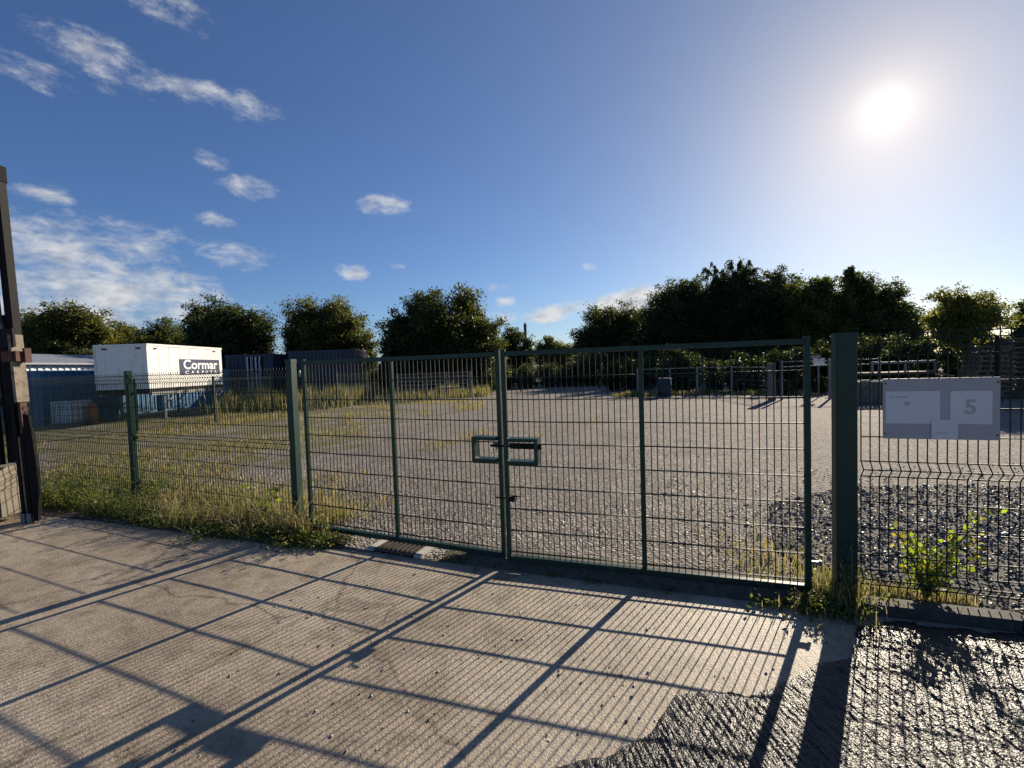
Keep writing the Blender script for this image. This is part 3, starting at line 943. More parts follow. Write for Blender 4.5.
def yard_pos(rg):
    while True:
        x = rg.uniform(-14, 3); y = rg.uniform(5.5, 26)
        if x > -1.0 + (y - 8) * .06 and rg.random() > .12: continue
        if (Vector((x, y, 0)) - PL).dot(VN) > -.3: continue
        d = mnoise.fractal(Vector((x * .45, y * .33, 1.5)), 1.0, 2.0, 4)
        if d + rg.normal(0, .06) < (.14 if x < -1.5 else .34): continue
        return (x, y, 0)


blades('yard_weeds', 20000, yard_pos, lambda rg, p: rg.uniform(.03, .14) * (1 + .5 * (p[1] > 16)), GM, lambda rg, p: rg.choice([0, 1, 2, 3], p=[.42, .14, .36, .08]), 'low patches of grass growing through the yard gravel', 'grass', .55, .006, 9)


def tall_pos(rg):
    u = rg.random()
    if u < .42: x = rg.uniform(-14.5, -8.5); y = 24 + rg.normal(0, 1.2) + (x + 14) * .25
    elif u < .82: x = rg.uniform(-9.5, -1.5); y = 28.5 + rg.normal(0, 1.0) + (x + 8) * .2
    else: x = rg.uniform(5.5, 14); y = 24.4 - .35 * max(0, x - 11) * 3 + rg.normal(0, .4)
    return (x, y, 0)


def tall_h(rg, p):
    v = mnoise.noise(Vector((p[0] * .8, p[1] * .8, 4)))
    return max(.12, (.75 + .6 * v) * rg.uniform(.4, 1.2)) * (.45 if p[0] > 4 else 1) * (1.25 if p[0] < -8.5 else .8)


blades('tall_grass', 14000, tall_pos, tall_h, GM, lambda rg, p: rg.choice([0, 1, 2, 3], p=[.22, .28, .32, .18]), 'tall yellow green grass in front of the containers and back fence', 'grass', .25, .016, 12)


def weeds_right_pos(rg):
    u = rg.random()
    if u < .5: p = PR + Vector((rg.normal(-.12, .12), rg.normal(-.02, .09), 0))
    elif u < .72: p = PR + Vector((rg.normal(-.25, .2), rg.normal(.5, .4), 0))
    else:
        p = PR + kdir * rg.uniform(.1, .9) + Vector((0, .12 + abs(rg.normal(0, .1)), 0))
    return (p.x, p.y, .02)


blades('post_weeds', 2300, weeds_right_pos, lambda rg, p: rg.uniform(.03, .26) * (1 if abs(p[0] - PR.x) < .2 else .45), GM, lambda rg, p: rg.choice([0, 1, 2, 3], p=[.3, .15, .45, .1]), 'grass and weeds round the foot of the thick gate post', 'weeds', .4, .0035, 21)


def weedlets(name, spots, label, cat, seed):
    """low broad leaved weeds: one mass of small leaves"""
    rg = np.random.default_rng(seed); cs, ss, mi = [], [], []
    for (x, y, r, h, m) in spots:
        n = int(m)
        p = np.stack([x + rg.normal(0, r, n), y + rg.normal(0, r * .6, n), np.abs(rg.normal(0, h, n)) + .012], 1)
        cs.append(p); ss.append(rg.uniform(.012, .042, n)); mi.append(rg.choice([0, 1, 2], size=n, p=[.6, .28, .12]))
    o = leaves_object(name, np.concatenate(cs), np.concatenate(ss), ('weed', 'grass_green', 'grass_olive'), np.concatenate(mi), None, 1.2, aspect=.65)
    return tag(o, label, cat, kind='stuff')


rv = random.Random(8)
sp = []
for k in range(110):
    s = rv.uniform(-.3, 5.6); q = rv.gauss(.34, .07) if s > .6 else rv.gauss(.2, .1)
    p = PL + VD * s + VN * q
    sp.append((p.x, p.y, .10, .05 if s < 3 else .09, 120))
for k in range(85):
    s = rv.uniform(2.3, 5.6) if k < 62 else rv.uniform(-.3, 2.4); q = rv.uniform(-.8, .42); p = PL + VD * s + VN * q
    sp.append((p.x, p.y, .13, .17 if k < 62 else .12, 150))
weedlets('verge_weeds', sp, 'low broad leaved weeds along the concrete edge beside the tall mesh fence', 'weeds', 5)
sp = []
for k in range(26):
    p = HL + dL * rv.uniform(-.1, .62) + Vector((-.392, -.92, 0)) * rv.uniform(.0, .3)
    sp.append((p.x, p.y, .07, .05, 90))
weedlets('drain_side_weeds', sp, 'green weeds spreading from the slim gate post towards the drain', 'weeds', 15)
sp = []
for k in range(34):
    p = PR + kdir * rv.uniform(.1, 2.0) + Vector((-.309, -.951, 0)) * rv.uniform(-.06, .13)
    sp.append((p.x, p.y, .05, .03, 26))
weedlets('kerb_weeds', sp, 'small weeds and leaf litter along the dark kerb', 'weeds', 16)
sp = [(-.62, 4.28, .10, .025, 160), (-.42, 4.24, .07, .02, 90), (-.2, 4.08, .06, .015, 60), (.3, 3.87, .04, .015, 40), (1.2, 3.55, .05, .015, 40), (.6, 3.74, .05, .012, 40)]
weedlets('threshold_weeds', sp, 'small weeds sprouting in the joint under the gate', 'weeds', 6)
sp = [(2.3 + rv.gauss(0, .14), 3.18 + rv.gauss(0, .06), .07, .06, 120) for k in range(12)] + [(2.05 + rv.gauss(0, .15), 3.28, .06, .03, 80) for k in range(6)]
weedlets('post_foot_weeds', sp, 'dark broad leaved weeds hiding the foot of the thick gate post', 'weeds', 7)


# --- individual plants
def sapling(name, label, cat, base, stems, leafsize, mats, wts, nper, seed, spread=.07):
    rg = np.random.default_rng(seed)
    root = thing(name, label, cat, base)
    cs, ss = [], []
    mb = MB()
    for (dx, dy, h) in stems:
        pts = [(0, 0, -.02), (dx * .35, dy * .35, h * .5), (dx, dy, h)]
        mb.tube(pts, [.006, .0045, .0018], 6)
        for k in range(nper):
            t = rg.uniform(.25, 1.02)
            q = np.array([dx * t ** 1.4, dy * t ** 1.4, h * t]); off = rg.normal(size=3) * spread * (1.15 - .5 * t)
            mb.tube([tuple(q), tuple(q + off * .9)], [.0018, .0008], 4, cap=False)
            cs.append(q + off); ss.append(rg.uniform(.6, 1.25) * leafsize)
    mb.build('stem', M['stem'], root)
    leaves_object('foliage', np.array(cs), np.array(ss), mats, rg.choice(len(mats), size=len(cs), p=wts), root, .2, rng=rg, aspect=.75)
    return root


# sapling behind the kerb
sapling('sapling', 'backlit yellow green sapling growing in gravel behind the kerb fence', 'plant', at(925, 607, 3.22) * Vector((1, 1, 0)) if False else (at(925, 607, 3.22).x, 3.22, .06),
        [(-.03, .05, .44), (.07, .03, .40), (-.12, 0, .34), (.20, .02, .40), (.34, .0, .50), (.46, -.02, .66), (.02, -.02, .30), (-.16, .05, .48), (.12, .06, .28), (.27, .04, .33), (-.06, -.02, .22), (.38, -.04, .36)], .042, ('leaf_bright', 'leaf_yellow', 'weed'), (.6, .16, .24), 19 + 22, 31, .05)
# sapling in the verge near the slim post
sapling('sapling', 'small leafy sapling rising from dry grass in front of the tall mesh fence', 'plant', tuple(PL + VD * .42 + VN * .16),
        [(-.14, 0, .62), (.10, .02, .52), (.0, .03, .46), (.22, 0, .56)], .055, ('leaf_bright', 'weed', 'grass_green'), (.55, .25, .2), 17, 32, .055)
sapling('dock_plant', 'tall brown seeded dock stem in the verge beside the second green post', 'plant', tuple(PL + VD * 1.9 + VN * .12),
        [(.03, 0, .62), (-.08, 0, .5), (.12, 0, .45)], .02, ('dockbrown',), (1,), 70, 33, .02)
sapling('thistle', 'pale tipped thistle standing in weeds near the forklift mast', 'plant', tuple(PL + VD * 3.35 + VN * (-.15)),
        [(.02, 0, .72), (-.08, 0, .5), (.07, 0, .42)], .035, ('weed', 'grass_olive'), (.7, .3), 26, 34, .035)
sapling('dock_plant', 'leafy dock stem beside the hinge of the slim gate post', 'plant', tuple(HL + dL * .22 + Vector((-.02, -.1, 0))),
        [(.02, 0, .42), (-.05, 0, .34), (.1, 0, .38)], .035, ('grass_olive', 'weed', 'dockbrown'), (.5, .3, .2), 26, 35, .035)
sapling('dock_plant', 'slender weed climbing the camera side of the thick gate post', 'plant', tuple(PR + Vector((-.04, -.12, 0))),
        [(.0, 0, .50), (-.07, 0, .36), (.06, 0, .3)], .022, ('grass_olive', 'weed'), (.6, .4), 34, 36, .03)


# ------------------------------------------------------------------ forklift mast by the west edge
def forklift():
    X, Y = -6.46, 5.95
    t = thing('forklift', 'dark rusty forklift with a tall mast, standing on the concrete by the verge', 'forklift', (X, Y, 0))
    t.rotation_euler = (0, R(-1.6), 0)
    def p(name, lo, hi, m, bev=.006, par=t):
        mb = MB(); mb.box(lo, hi, bev=bev); return mb.build(name, M[m], par)
    p('mast_rail', (-.06, -.05, .02), (.035, .06, 4.60), 'darkmetal')
    p('mast_rail', (-.98, -.05, .02), (-.88, .06, 4.60), 'darkmetal')
    p('inner_rail', (-.24, -.03, .80), (-.075, .07, 2.75), 'darkmetal')
    p('inner_rail', (-.86, -.03, .06), (-.75, .07, 2.75), 'darkmetal')
    p('mast_cap', (-.13, -.07, 4.48), (.045, .08, 4.68), 'rubber', .02)
    for z in (1.55, 2.62, 4.3):
        p('cross_member', (-.875, .0, z), (-.065, .05, z + .12), 'darkmetal')
    mb = MB(); mb.tube([(-.10, -.085, 2.62), (-.10, -.085, 4.47)], .034, 12); mb.tube([(-.10, -.085, 2.45), (-.10, -.085, 2.64)], .046, 12); mb.build('lift_ram', M['chrome'], t)
    mb = MB(); mb.tube([(-.155, -.08, 1.2), (-.16, -.08, 2.6), (-.165, -.07, 4.4)], .014, 8); mb.build('hydraulic_hose', M['rubber'], t)
    pl = p('guard_plate', (.037, -.13, 1.60), (.075, .03, 2.48), 'rust', .004)
    mb = MB(); mb.box((-.03, -.16, 2.13), (.10, -.135, 2.26)); mb.box((.078, -.134, 2.13), (.13, .03, 2.26)); mb.box((.131, -.05, 2.11), (.16, .03, 2.30)); mb.build('clamp', M['rustred'], t)
    p('guide_roller_block', (.037, -.10, 1.18), (.07, .0, 1.59), 'rustred', .01)
    mb = MB(); mb.box((-.11, -.12, 2.32), (.10, -.09, 2.56)); mb.build('chain_anchor', M['darkmetal'], t)
    # upright foot channels
    p('foot_channel', (-.045, -.11, .0), (.005, -.056, 1.55), 'darkmetal'); p('foot_channel', (.035, -.105, .0), (.08, -.056, 1.18), 'darkmetal')
    for x in (-.045, .035):
        p('foot_shoe', (x - .003, -.125, 0.007), (x + .053, -.106, .13), 'steel', .003)
    # tall rubber side flap
    mb = MB()
    prof = [(.105, .02), (.16, .02), (.205, .42), (.205, .9), (.19, 1.25), (.16, 1.42), (.10, 1.44), (.085, 1.2), (.09, .5)]
    n = len(mb.v); k = len(prof)
    for yy in (-.10, -.06):
        mb.v += [(x, yy, z) for x, z in prof]
    for i in range(k):
        j = (i + 1) % k; mb.face((n + i, n + j, n + k + j, n + k + i))
    mb.face(tuple(n + i for i in range(k))); mb.face(tuple(n + k + i for i in reversed(range(k))))
    mb.build('side_flap', M['rubber'], t)
    # pale stepped ballast between the rails
    b1 = p('ballast', (-.84, -.25, .11), (-.24, .25, .46), 'concblock', .02)
    p('ballast', (-.84, -.20, .462), (-.27, .25, .75), 'concblock', .02)
    p('carriage', (-.86, -.10, .79), (-.25, -.035, 1.55), 'darkmetal')
    # body, wheels and overhead guard, out of the photo
    p('body', (-.95, -1.9, .25), (-.1, -.30, 1.05), 'darkmetal', .05) if False else p('body', (-2.4, -.1, .25), (-1.0, .65, 1.1), 'darkmetal', .05)
    for (wx, wy) in ((-1.3, -.2), (-2.1, -.2), (-1.3, .66), (-2.1, .66)):
        mb = MB(); mb.tube([(wx, wy, .29), (wx, wy + .12, .29)], .28, 20); w = mb.build('wheel', M['rubber'], t)
        mb = MB(); mb.tube([(wx, wy - .008, .29), (wx, wy + .128, .29)], .14, 16); mb.build('rim', M['steel'], w)
    mb = MB()
    for (gx, gy) in ((-1.1, -.05), (-2.3, -.05), (-1.1, .6), (-2.3, .6)): mb.tube([(gx, gy, 1.0), (gx, gy, 2.1)], .03, 8)
    mb.box((-2.4, -.1, 2.1), (-1.0, .65, 2.16)); mb.build('overhead_guard', M['darkmetal'], t)


forklift()


# ------------------------------------------------------------------ white box trailer
def trailer():
    x0, x1, y0, y1 = -17.85, -15.6, 19.3, 24.25
    t = thing('box_trailer', 'white box trailer body on legs with a navy lettered panel on its sunlit side', 'trailer', ((x0 + x1) / 2, (y0 + y1) / 2, 0))
    o = Vector(t.location)
    L = lambda a: tuple(Vector(a) - o)
    def bx(mb, a, b): mb.box(L(a), L(b))
    mb = MB(); bx(mb, (x0, y0, 1.40), (x1, y1, 3.30)); mb.build('box_body', M['white'], t)
    mb = MB()
    for z in (1.40, 3.24): bx(mb, (x1 - .03, y0 - .02, z), (x1 + .025, y1 + .02, z + .10)); bx(mb, (x0 - .025, y0 - .02, z), (x0 + .03, y1 + .02, z + .10))
    for z in (1.40, 3.24): bx(mb, (x0 + .035, y0 - .022, z), (x1 - .035, y0 - .001, z + .10))
    for x in (x0 - .02, x1 - .05): bx(mb, (x, y0 - .028, 1.51), (x + .07, y0 - .001, 3.235))
    mb.build('edge_trim', M['white'], t)
    y = y0 + .62
    while y < y1 - .3:
        mb = MB()
        if not 21.0 < y < 24.1: bx(mb, (x1 + .001, y - .006, 1.52), (x1 + .006, y + .006, 3.22))
        else: bx(mb, (x1 + .001, y - .006, 2.74), (x1 + .006, y + .006, 3.22))
        mb.build('seam', M['tank'], t); y += .63
    for (cx_, cy_, fx) in ((x0 + .45, y0 - .03, 0), (x1 - .35, y0 - .03, 0), (x1 + .026, y0 + .45, 1), (x1 + .026, y1 - .6, 1)):
        mb = MB()
        if fx: bx(mb, (cx_, cy_ - .07, 3.12), (cx_ + .02, cy_ + .07, 3.17))
        else: bx(mb, (cx_ - .10, cy_ - .01, 3.12), (cx_ + .10, cy_ + .008, 3.18))
        mb.build('marker_lamp', M['darkmetal'], t)
    mb = MB()
    bx(mb, (x0 + .05, y0 + .05, 1.24), (x1 - .03, y1 - .05, 1.395)); mb.build('chassis', M['darkmetal'], t)
    mb = MB(); bx(mb, (x1 - .12, y0 + .1, 1.10), (x1 + .01, y1 - .1, 1.235)); bx(mb, (x0, y0 + .1, 1.10), (x0 + .12, y1 - .1, 1.235)); mb.build('side_rail', M['steel'], t)
    for x in (x0 + .15, x1 - .15):
        for y in (y0 + 1.0, y1 - .5):
            mb = MB(); bx(mb, (x - .045, y - .045, 0), (x + .045, y + .045, 1.10)); bx(mb, (x - .12, y - .12, 0), (x + .12, y + .12, .03))
            mb.tube([L((x, y, .62)), L((x, y + .75, 1.12))], .03, 6); mb.build('support_leg', M['steel'], t)
    mb = MB(); bx(mb, (x1 + .002, 21.15, 1.95), (x1 + .014, 24.02, 2.70)); pn = mb.build('name_panel', M['navy'], t)
    def text(s, y, z, size, sx=1, off=0.0):
        cu = bpy.data.curves.new('lettering', 'FONT'); cu.body = s; cu.size = size; cu.extrude = .003; cu.offset = off; cu.align_x = 'CENTER'; cu.align_y = 'CENTER'
        cu.materials.append(M['letter']); return letters(cu, pn, L((x1 + .019, y, z)), (R(90), 0, R(90)), sx)
    text('Cormar', 22.6, 2.42, .62, 1.22, .012)
    cu = text('C A R P E T S', 22.6, 2.06, .20, 2.0, .004)


trailer()


# ------------------------------------------------------------------ containers and sheds
def container(label, x0, x1, y0, y1, h, mat, doors=None, group=None, ribs=.28, name='shipping_container'):
    t = thing(name, label, 'container', ((x0 + x1) / 2, (y0 + y1) / 2, 0), 0, group)
    o = Vector(t.location); L = lambda a: tuple(Vector(a) - o)
    mb = MB()
    def wall(ax, fixed, a, b, sgn):
        n = max(2, int((b - a) / ribs)); st = (b - a) / n; prof = []
        for k in range(n):
            s = a + k * st
            prof += [(s, 0), (s + st * .3, 0), (s + st * .42, -.05), (s + st * .85, -.05)]
        prof.append((b, 0))
        for (p0, d0), (p1, d1) in zip(prof[:-1], prof[1:]):
            pts = []
            for (p, d, z) in ((p0, d0, .12), (p1, d1, .12), (p1, d1, h - .1), (p0, d0, h - .1)):
                pts.append(L((p, fixed + sgn * d, z)) if ax == 'x' else L((fixed + sgn * d, p, z)))
            mb.quad(*pts)
    wall('x', y0, x0 + .1, x1 - .1, 1); wall('x', y1, x0 + .1, x1 - .1, -1) if False else None
    wall('x', y1, x0 + .1, x1 - .1, 1); wall('y', x1, y0 + .1, y1 - .1, 1); wall('y', x0, y0 + .1, y1 - .1, -1)
    mb.quad(L((x0, y0, h - .02)), L((x1, y0, h - .02)), L((x1, y1, h - .02)), L((x0, y1, h - .02)))
    mb.build('wall', M[mat], t)
    mb = MB()
    for x in (x0, x1 - .1):
        for y in (y0, y1 - .1): mb.box(L((x, y, 0)), L((x + .1, y + .1, h)))
    for z, hh in ((0.0, .12), (h - .1, .1)):
        for y in (y0 + .002, y1 - .10): mb.box(L((x0 + .1, y, z)), L((x1 - .1, y + .098, z + hh - .002)))
        for x in (x0 + .002, x1 - .10): mb.box(L((x, y0 + .1, z)), L((x + .098, y1 - .1, z + hh - .002)))
    mb.build('corner_frame', M[mat], t)
    if doors:
        a, b, m2 = doors
        for k in range(2):
            u0 = a + (b - a) * k / 2
            mb = MB(); mb.box(L((u0 + .02, y0 - .05, .25)), L((u0 + (b - a) / 2 - .02, y0 - .005, h - .2))); d = mb.build('door', M[m2], t)
            mb = MB()
            for q in (.3, .7): mb.tube([L((u0 + (b - a) / 2 * q, y0 - .07, .3)), L((u0 + (b - a) / 2 * q, y0 - .07, h - .25))], .03, 6)
            mb.build('lock_rod', M['darkblue'], d)
    return t


container('bright blue corrugated container nearest the forklift, half shaded by the white trailer', -21.9, -19.5, 18.6, 24.6, 2.32, 'blue')
container('blue corrugated container seen under the white trailer', -21.9, -19.5, 25.0, 31.0, 2.32, 'blue')
container('long dark blue container below the olive tinged tree', hx(289, 33.5), hx(356, 33.5), 33.5, 36, 3.5, 'darkblue')
container('dark container with pale double doors beyond the white trailer', hx(226, 33), hx(274, 33), 33, 39, 3.35, 'darkblue', (hx(247, 33), hx(264, 33), 'tank'))


def shed():
    x0, x1, y0, y1, h = -33, -25, 22.5, 37, 2.75
    t = thing('shed', 'white ribbed shed with a grey sheet roof behind the blue container', 'shed', ((x0 + x1) / 2, (y0 + y1) / 2, 0))
    o = Vector(t.location); L = lambda a: tuple(Vector(a) - o)
    mb = MB(); mb.box(L((x0, y0, 0)), L((x1, y1, h)))
    k = y0 + .15
    while k < y1 - .2:
        mb.box(L((x1 + .001, k, .05)), L((x1 + .05, k + .16, h - .02))); k += .36
    mb.build('wall', M['ribwhite'], t)
    mb = MB(); mb.box(L((x0 - .3, y0 - .3, h + .002)), L((x1 + .35, y1 + .3, h + .10)))
    mb.v += [L((x0 - .3, y0 - .3, h + .102)), L((x1 + .35, y0 - .3, h + .102)), L((x1 + .35, y1 + .3, h + .102)), L((x0 - .3, y1 + .3, h + .102)), L(((x0 + x1) / 2, y0 - .3, h + .8)), L(((x0 + x1) / 2, y1 + .3, h + .8))]
    n = len(mb.v) - 6
    mb.face((n, n + 1, n + 4)); mb.face((n + 1, n + 2, n + 5, n + 4)); mb.face((n + 2, n + 3, n + 5)); mb.face((n + 3, n, n + 4, n + 5))
    mb.build('roof', M['grey_roof'], t)


shed()


def tank():
    t = thing('plastic_tank', 'pale caged bulk tank standing in shade before the blue container', 'tank', (-18.3, 18.6, 0))
    mb = MB(); mb.box((-.46, -.46, .13), (.46, .46, 1.02), bev=.06); mb.build('bottle', M['tank'], t)
    mb = MB()
    for z in (.2, .45, .7, .95):
        for (a, b) in (((-.5, -.5), (.5, -.5)), ((.5, -.5), (.5, .5)), ((.5, .5), (-.5, .5)), ((-.5, .5), (-.5, -.5))): mb.tube([(*a, z), (*b, z)], .012, 5)
    for k in range(5):
        u = -.5 + k * .25
        for y in (-.5, .5): mb.tube([(u, y, .12), (u, y, .98)], .010, 5)
        for x in (-.5, .5): mb.tube([(x, u, .12), (x, u, .98)], .010, 5)
    mb.build('cage', M['steel'], t)
    mb = MB(); mb.box((-.52, -.52, 0), (.52, .52, .11)); mb.build('pallet_base', M['wood'], t)
    mb = MB(); mb.tube([(0, 0, 1.02), (0, 0, 1.07)], .1, 14); mb.build('filler_cap', M['rubber'], t)
    t = thing('gas_bottle', 'orange brown gas bottle beside the pale caged tank', 'gas bottle', (-17.55, 18.75, 0))
    mb = MB(); mb.tube([(0, 0, 0), (0, 0, .75), (0, 0, .84), (0, 0, .88)], [.16, .16, .11, .04], 14); mb.build('cylinder_shell', M['orange'], t)
    mb = MB(); mb.tube([(0, 0, .88), (0, 0, .96)], .022, 8); mb.tube([(-.08, 0, .97), (.08, 0, .97)], .012, 6); mb.build('valve', M['steel'], t)


tank()


# far post and rail fences, barrel, notice
def rails(name, label, pts, heights, postw, mat, cat='fence', rail_r=.03, mesh=None, posth=None):
    t = thing(name, label, cat, (pts[0].x, pts[0].y, 0)); b = Vector((pts[0].x, pts[0].y, 0))
    for p in pts:
        q = p - b; mb = MB(); mb.box((q.x - postw / 2, q.y - postw / 2, -.1), (q.x + postw / 2, q.y + postw / 2, posth or max(heights) + .06), bev=.01); mb.build('post', M[mat], t)
    mb = MB()
    for i in range(len(pts) - 1):
        for h in heights:
            j0, j1 = random.uniform(-.02, .02), random.uniform(-.02, .02)
            a = pts[i] - b + Vector((0, 0, h + j0)); c = pts[i + 1] - b + Vector((0, 0, h + j1)); d = c - a; ang = math.atan2(d.y, d.x)
            mb.tube([a, c], rail_r, 4 if rail_r > .02 else 5)
    mb.build('rail', M[mat], t)
    if mesh:
        mb = MB()
        for i in range(len(pts) - 1):
            d = pts[i + 1] - pts[i]; n = int(d.length / .09)
            for k in range(1, n):
                q = pts[i] - b + d * (k / n); mb.tube([(q.x, q.y, .05), (q.x, q.y, mesh)], .004, 4, cap=False)
            for z in np.arange(.2, mesh, .2): mb.tube([pts[i] - b + Vector((0, 0, z)), pts[i + 1] - b + Vector((0, 0, z))], .004, 4, cap=False)
        mb.build('mesh_infill', M['wire'], t)
    return t


V = lambda x, y: Vector((x, y, 0))
rails('mesh_fence', 'low fence on grey posts with wire infill in front of the bramble mound', [V(6.9, 24.6), V(8.5, 24.2), V(9.9, 24.0), V(11.6, 23.7), V(11.45, 19.6)], [1.43], .10, 'steel', rail_r=.025, mesh=1.4)
rails('mesh_fence', 'far green mesh fence closing the end of the yard under dark trees', [V(-9.2, 29.5), V(-6, 30.4), V(-2.6, 31), V(.6, 32), V(3.6, 33), V(6.5, 33.5)], [1.2], .08, 'green', rail_r=.025, mesh=1.2)
rails('timber_fence', 'sagging weathered grey timber rails in front of the far mesh fence', [V(-6.95, 27.2), V(-5.25, 27.3), V(-4.05, 27.6), V(-2.6, 28)], [.62, .88, 1.12, 1.36, 1.56], .12, 'wood', rail_r=.065)
rails('rail_fence', 'pale two rail metal fence just past the tall grey post', [V(11.75, 19.55), V(13.6, 19.2), V(15.4, 18.8)], [1.45, 1.66], .09, 'steel', rail_r=.022)
p = at(773, 400, 19.5)
mb = MB(); mb.box((-.12, -.12, -.1), (.12, .12, 1.62), bev=.02)
tag(mb.build('fence_post', M['wood'], None, (11.2, 19.35, 0)), 'stout weathered post casting a long shadow on the yard', 'post')


def barrel(label, x, y, r, h, mat):
    t = thing('barrel', label, 'barrel', (x, y, 0))
    mb = MB(); zs = [0, .02, .3 * h, .32 * h, .34 * h, .64 * h, .66 * h, .68 * h, h - .02, h]; k = [1, 1.02, 1, 1.04, 1, 1, 1.04, 1, 1.02, 1.0]
    mb.tube([(0, 0, z) for z in zs], [r * q for q in k], 18); mb.build('drum', M[mat], t)
    mb = MB(); mb.tube([(0, 0, h + .001), (0, 0, h + .03)], r * .93, 18); mb.build('lid', M['steel'], t)


barrel('blue grey barrel in the shade by the low fence on grey posts', 7.95, 23.4, .34, .95, 'darkblue')
t = thing('notice', 'small white notice on a thin post beyond the thick gate post', 'sign', (at(819, 380, 20).x, 20, 0))
mb = MB(); mb.tube([(0, .03, 0), (0, .03, 1.75)], .03, 8); mb.build('pole', M['steel'], t)
mb = MB(); mb.box((-.25, -.02, 1.42), (.25, -.001, 1.76)); mb.build('plate', M['white'], t)
t = thing('chimney', 'far off dark brick chimney rising above the small tree', 'chimney', (at(525.5, 340, 85).x, 85, 0))
mb = MB(); mb.box((-.26, -.26, 0), (.26, .26, 9.4)); mb.build('stack', M['brick'], t)
mb = MB(); mb.box((-.31, -.31, 9.401), (.31, .31, 9.6)); mb.tube([(0, 0, 9.6), (0, 0, 9.95)], .15, 10); mb.build('chimney_pot', M['brick'], t)


# slatted crate and pallets on the right
def crate():
    x0, x1 = hx(858, 16.6), hx(905, 16.6)
    t = thing('slatted_crate', 'long dark slatted crate with a pale top rim seen just past the thick gate post', 'crate', ((x0 + x1) / 2, 17.1, 0))
    w = (x1 - x0) / 2
    for ya, yb in ((-.5, -.469), (.47, .44)):
        mb = MB(); k = -w
        while k < w - .08:
            mb.box((k, ya, .06), (k + .10, ya + .03, .80)); k += .15
        mb.box((-w, yb, .1), (w, yb + .029, .2)); mb.box((-w, yb, .6), (w, yb + .029, .7))
        mb.build('slatted_side', M['wood'], t)
    mb = MB(); mb.box((-w - .03, -.52, .801), (w + .03, -.42, .86)); mb.box((-w - .03, .42, .801), (w + .03, .52, .86)); mb.build('top_rim', M['palewood'], t)
    mb = MB(); mb.box((-w + .02, -.46, .02), (w - .02, .43, .08)); mb.build('base', M['wood'], t)
    # flat bed with a raised drawbar
    x0, x1 = hx(862, 18.5), hx(945, 18.5)
    t = thing('flat_trailer', 'low flat trailer with a sloping pale drawbar behind the slatted crate', 'trailer', ((x0 + x1) / 2, 18.6, 0))
    w = (x1 - x0) / 2
    mb = MB(); mb.box((-w, -.6, 1.00), (w * .55, .6, 1.10)); mb.build('bed', M['bark'], t)
    mb = MB(); mb.tube([(w * .3, -.55, 1.15), (w, -.5, .85)], .035, 6); mb.build('drawbar', M['steel'], t)
    for x in (-w * .6, w * .1):
        mb = MB(); mb.tube([(x, -.62, .4), (x, -.45, .4)], .38, 18); wh = mb.build('wheel', M['rubber'], t)
        mb = MB(); mb.tube([(x, -.63, .4), (x, -.44, .4)], .2, 14); mb.build('rim', M['steel'], wh)
    mb = MB()
    for x in (-w + .05, -w * .2, w * .5): mb.box((x - .03, -.6, 1.101), (x + .03, -.55, 1.55))
    mb.box((-w, -.548, 1.45), (w * .55, -.50, 1.54)); mb.build('side_rail', M['steel'], t)


crate()


def pallet_mesh():
    mb = MB()
    for k in range(5): mb.box((-.6, -.5 + k * .22, .155), (.6, -.5 + k * .22 + .12, .182))
    for k in range(3): mb.box((-.6, -.5 + k * .44, 0), (.6, -.5 + k * .44 + .12, .03))
    for x in (-.45, -.06, .33):
        for k in range(3): mb.box((x, -.36 + k * .3, .0), (x + .12, -.36 + k * .3 + .12, .154))
    return mb


pm = None
G_P = 'timber pallets stacked beyond the grey sign'
for (px, yy, nlay, jit, wid, lab) in ((985, 17.0, 10, .04, .75, 'timber pallet in the shorter stack between the willow and the slim dark post'), (1024, 17.3, 11, .05, 1.3, 'timber pallet in the taller stack past the slim dark post')):
    cx = hx(px, yy)
    for k in range(nlay):
        if pm is None:
            o = pallet_mesh().build('pallet', M['wood']); pm = o
        else:
            o = pm.copy(); COL.objects.link(o)
        o.location = (cx + random.uniform(-jit, jit), yy + random.uniform(-jit, jit), k * .185 + (.26 if wid > 1 else .17)); o.rotation_euler = (0, 0, R(-24 + random.uniform(-3, 3))); o.scale = (wid, 1, 1)
        tag(o, lab, 'pallet', G_P)
mb = MB()
for px, wd in ((985, .4), (1024, .7)):
    c = Vector((hx(px, 17.1), 17.1, 0))
    mb = MB()
    for q in (-1, 1): mb.box((-wd, q * .3 - .08, 0), (wd, q * .3 + .08, .165 if wd < .5 else .255), rot=R(-24))
    t = tag(mb.build('timber_bearers', M['bark'], None, c), 'pair of dark timber bearers under the ' + ('shorter' if wd < .5 else 'taller') + ' pallet stack', 'bearer')
mb = MB(); mb.box((-.035, -.035, -.1), (.035, .035, 2.25), bev=.006); mb.box((-.05, -.05, 2.251), (.05, .05, 2.28))
tag(mb.build('slim_post', M['darkmetal'], None, (hx(997, 13), 13, 0)), 'slim dark post standing between the two pallet stacks', 'post')

# ------------------------------------------------------------------ world: sky, sun, aureole, clouds
w = bpy.data.worlds.new('World'); sc.world = w; w.use_nodes = True
nt = w.node_tree
for n_ in list(nt.nodes): nt.nodes.remove(n_)
out = nd(nt, 'ShaderNodeOutputWorld'); bg = nd(nt, 'ShaderNodeBackground')
sky = nd(nt, 'ShaderNodeTexSky'); sky.sky_type = 'NISHITA'; sky.sun_disc = False
sky.sun_elevation = SUN_EL; sky.sun_rotation = SUN_AZ
sky.altitude = 50; sky.air_density = 1.0; sky.dust_density = .25; sky.ozone_density = 2.2
geo = nd(nt, 'ShaderNodeTexCoord'); gv = geo.outputs['Generated']


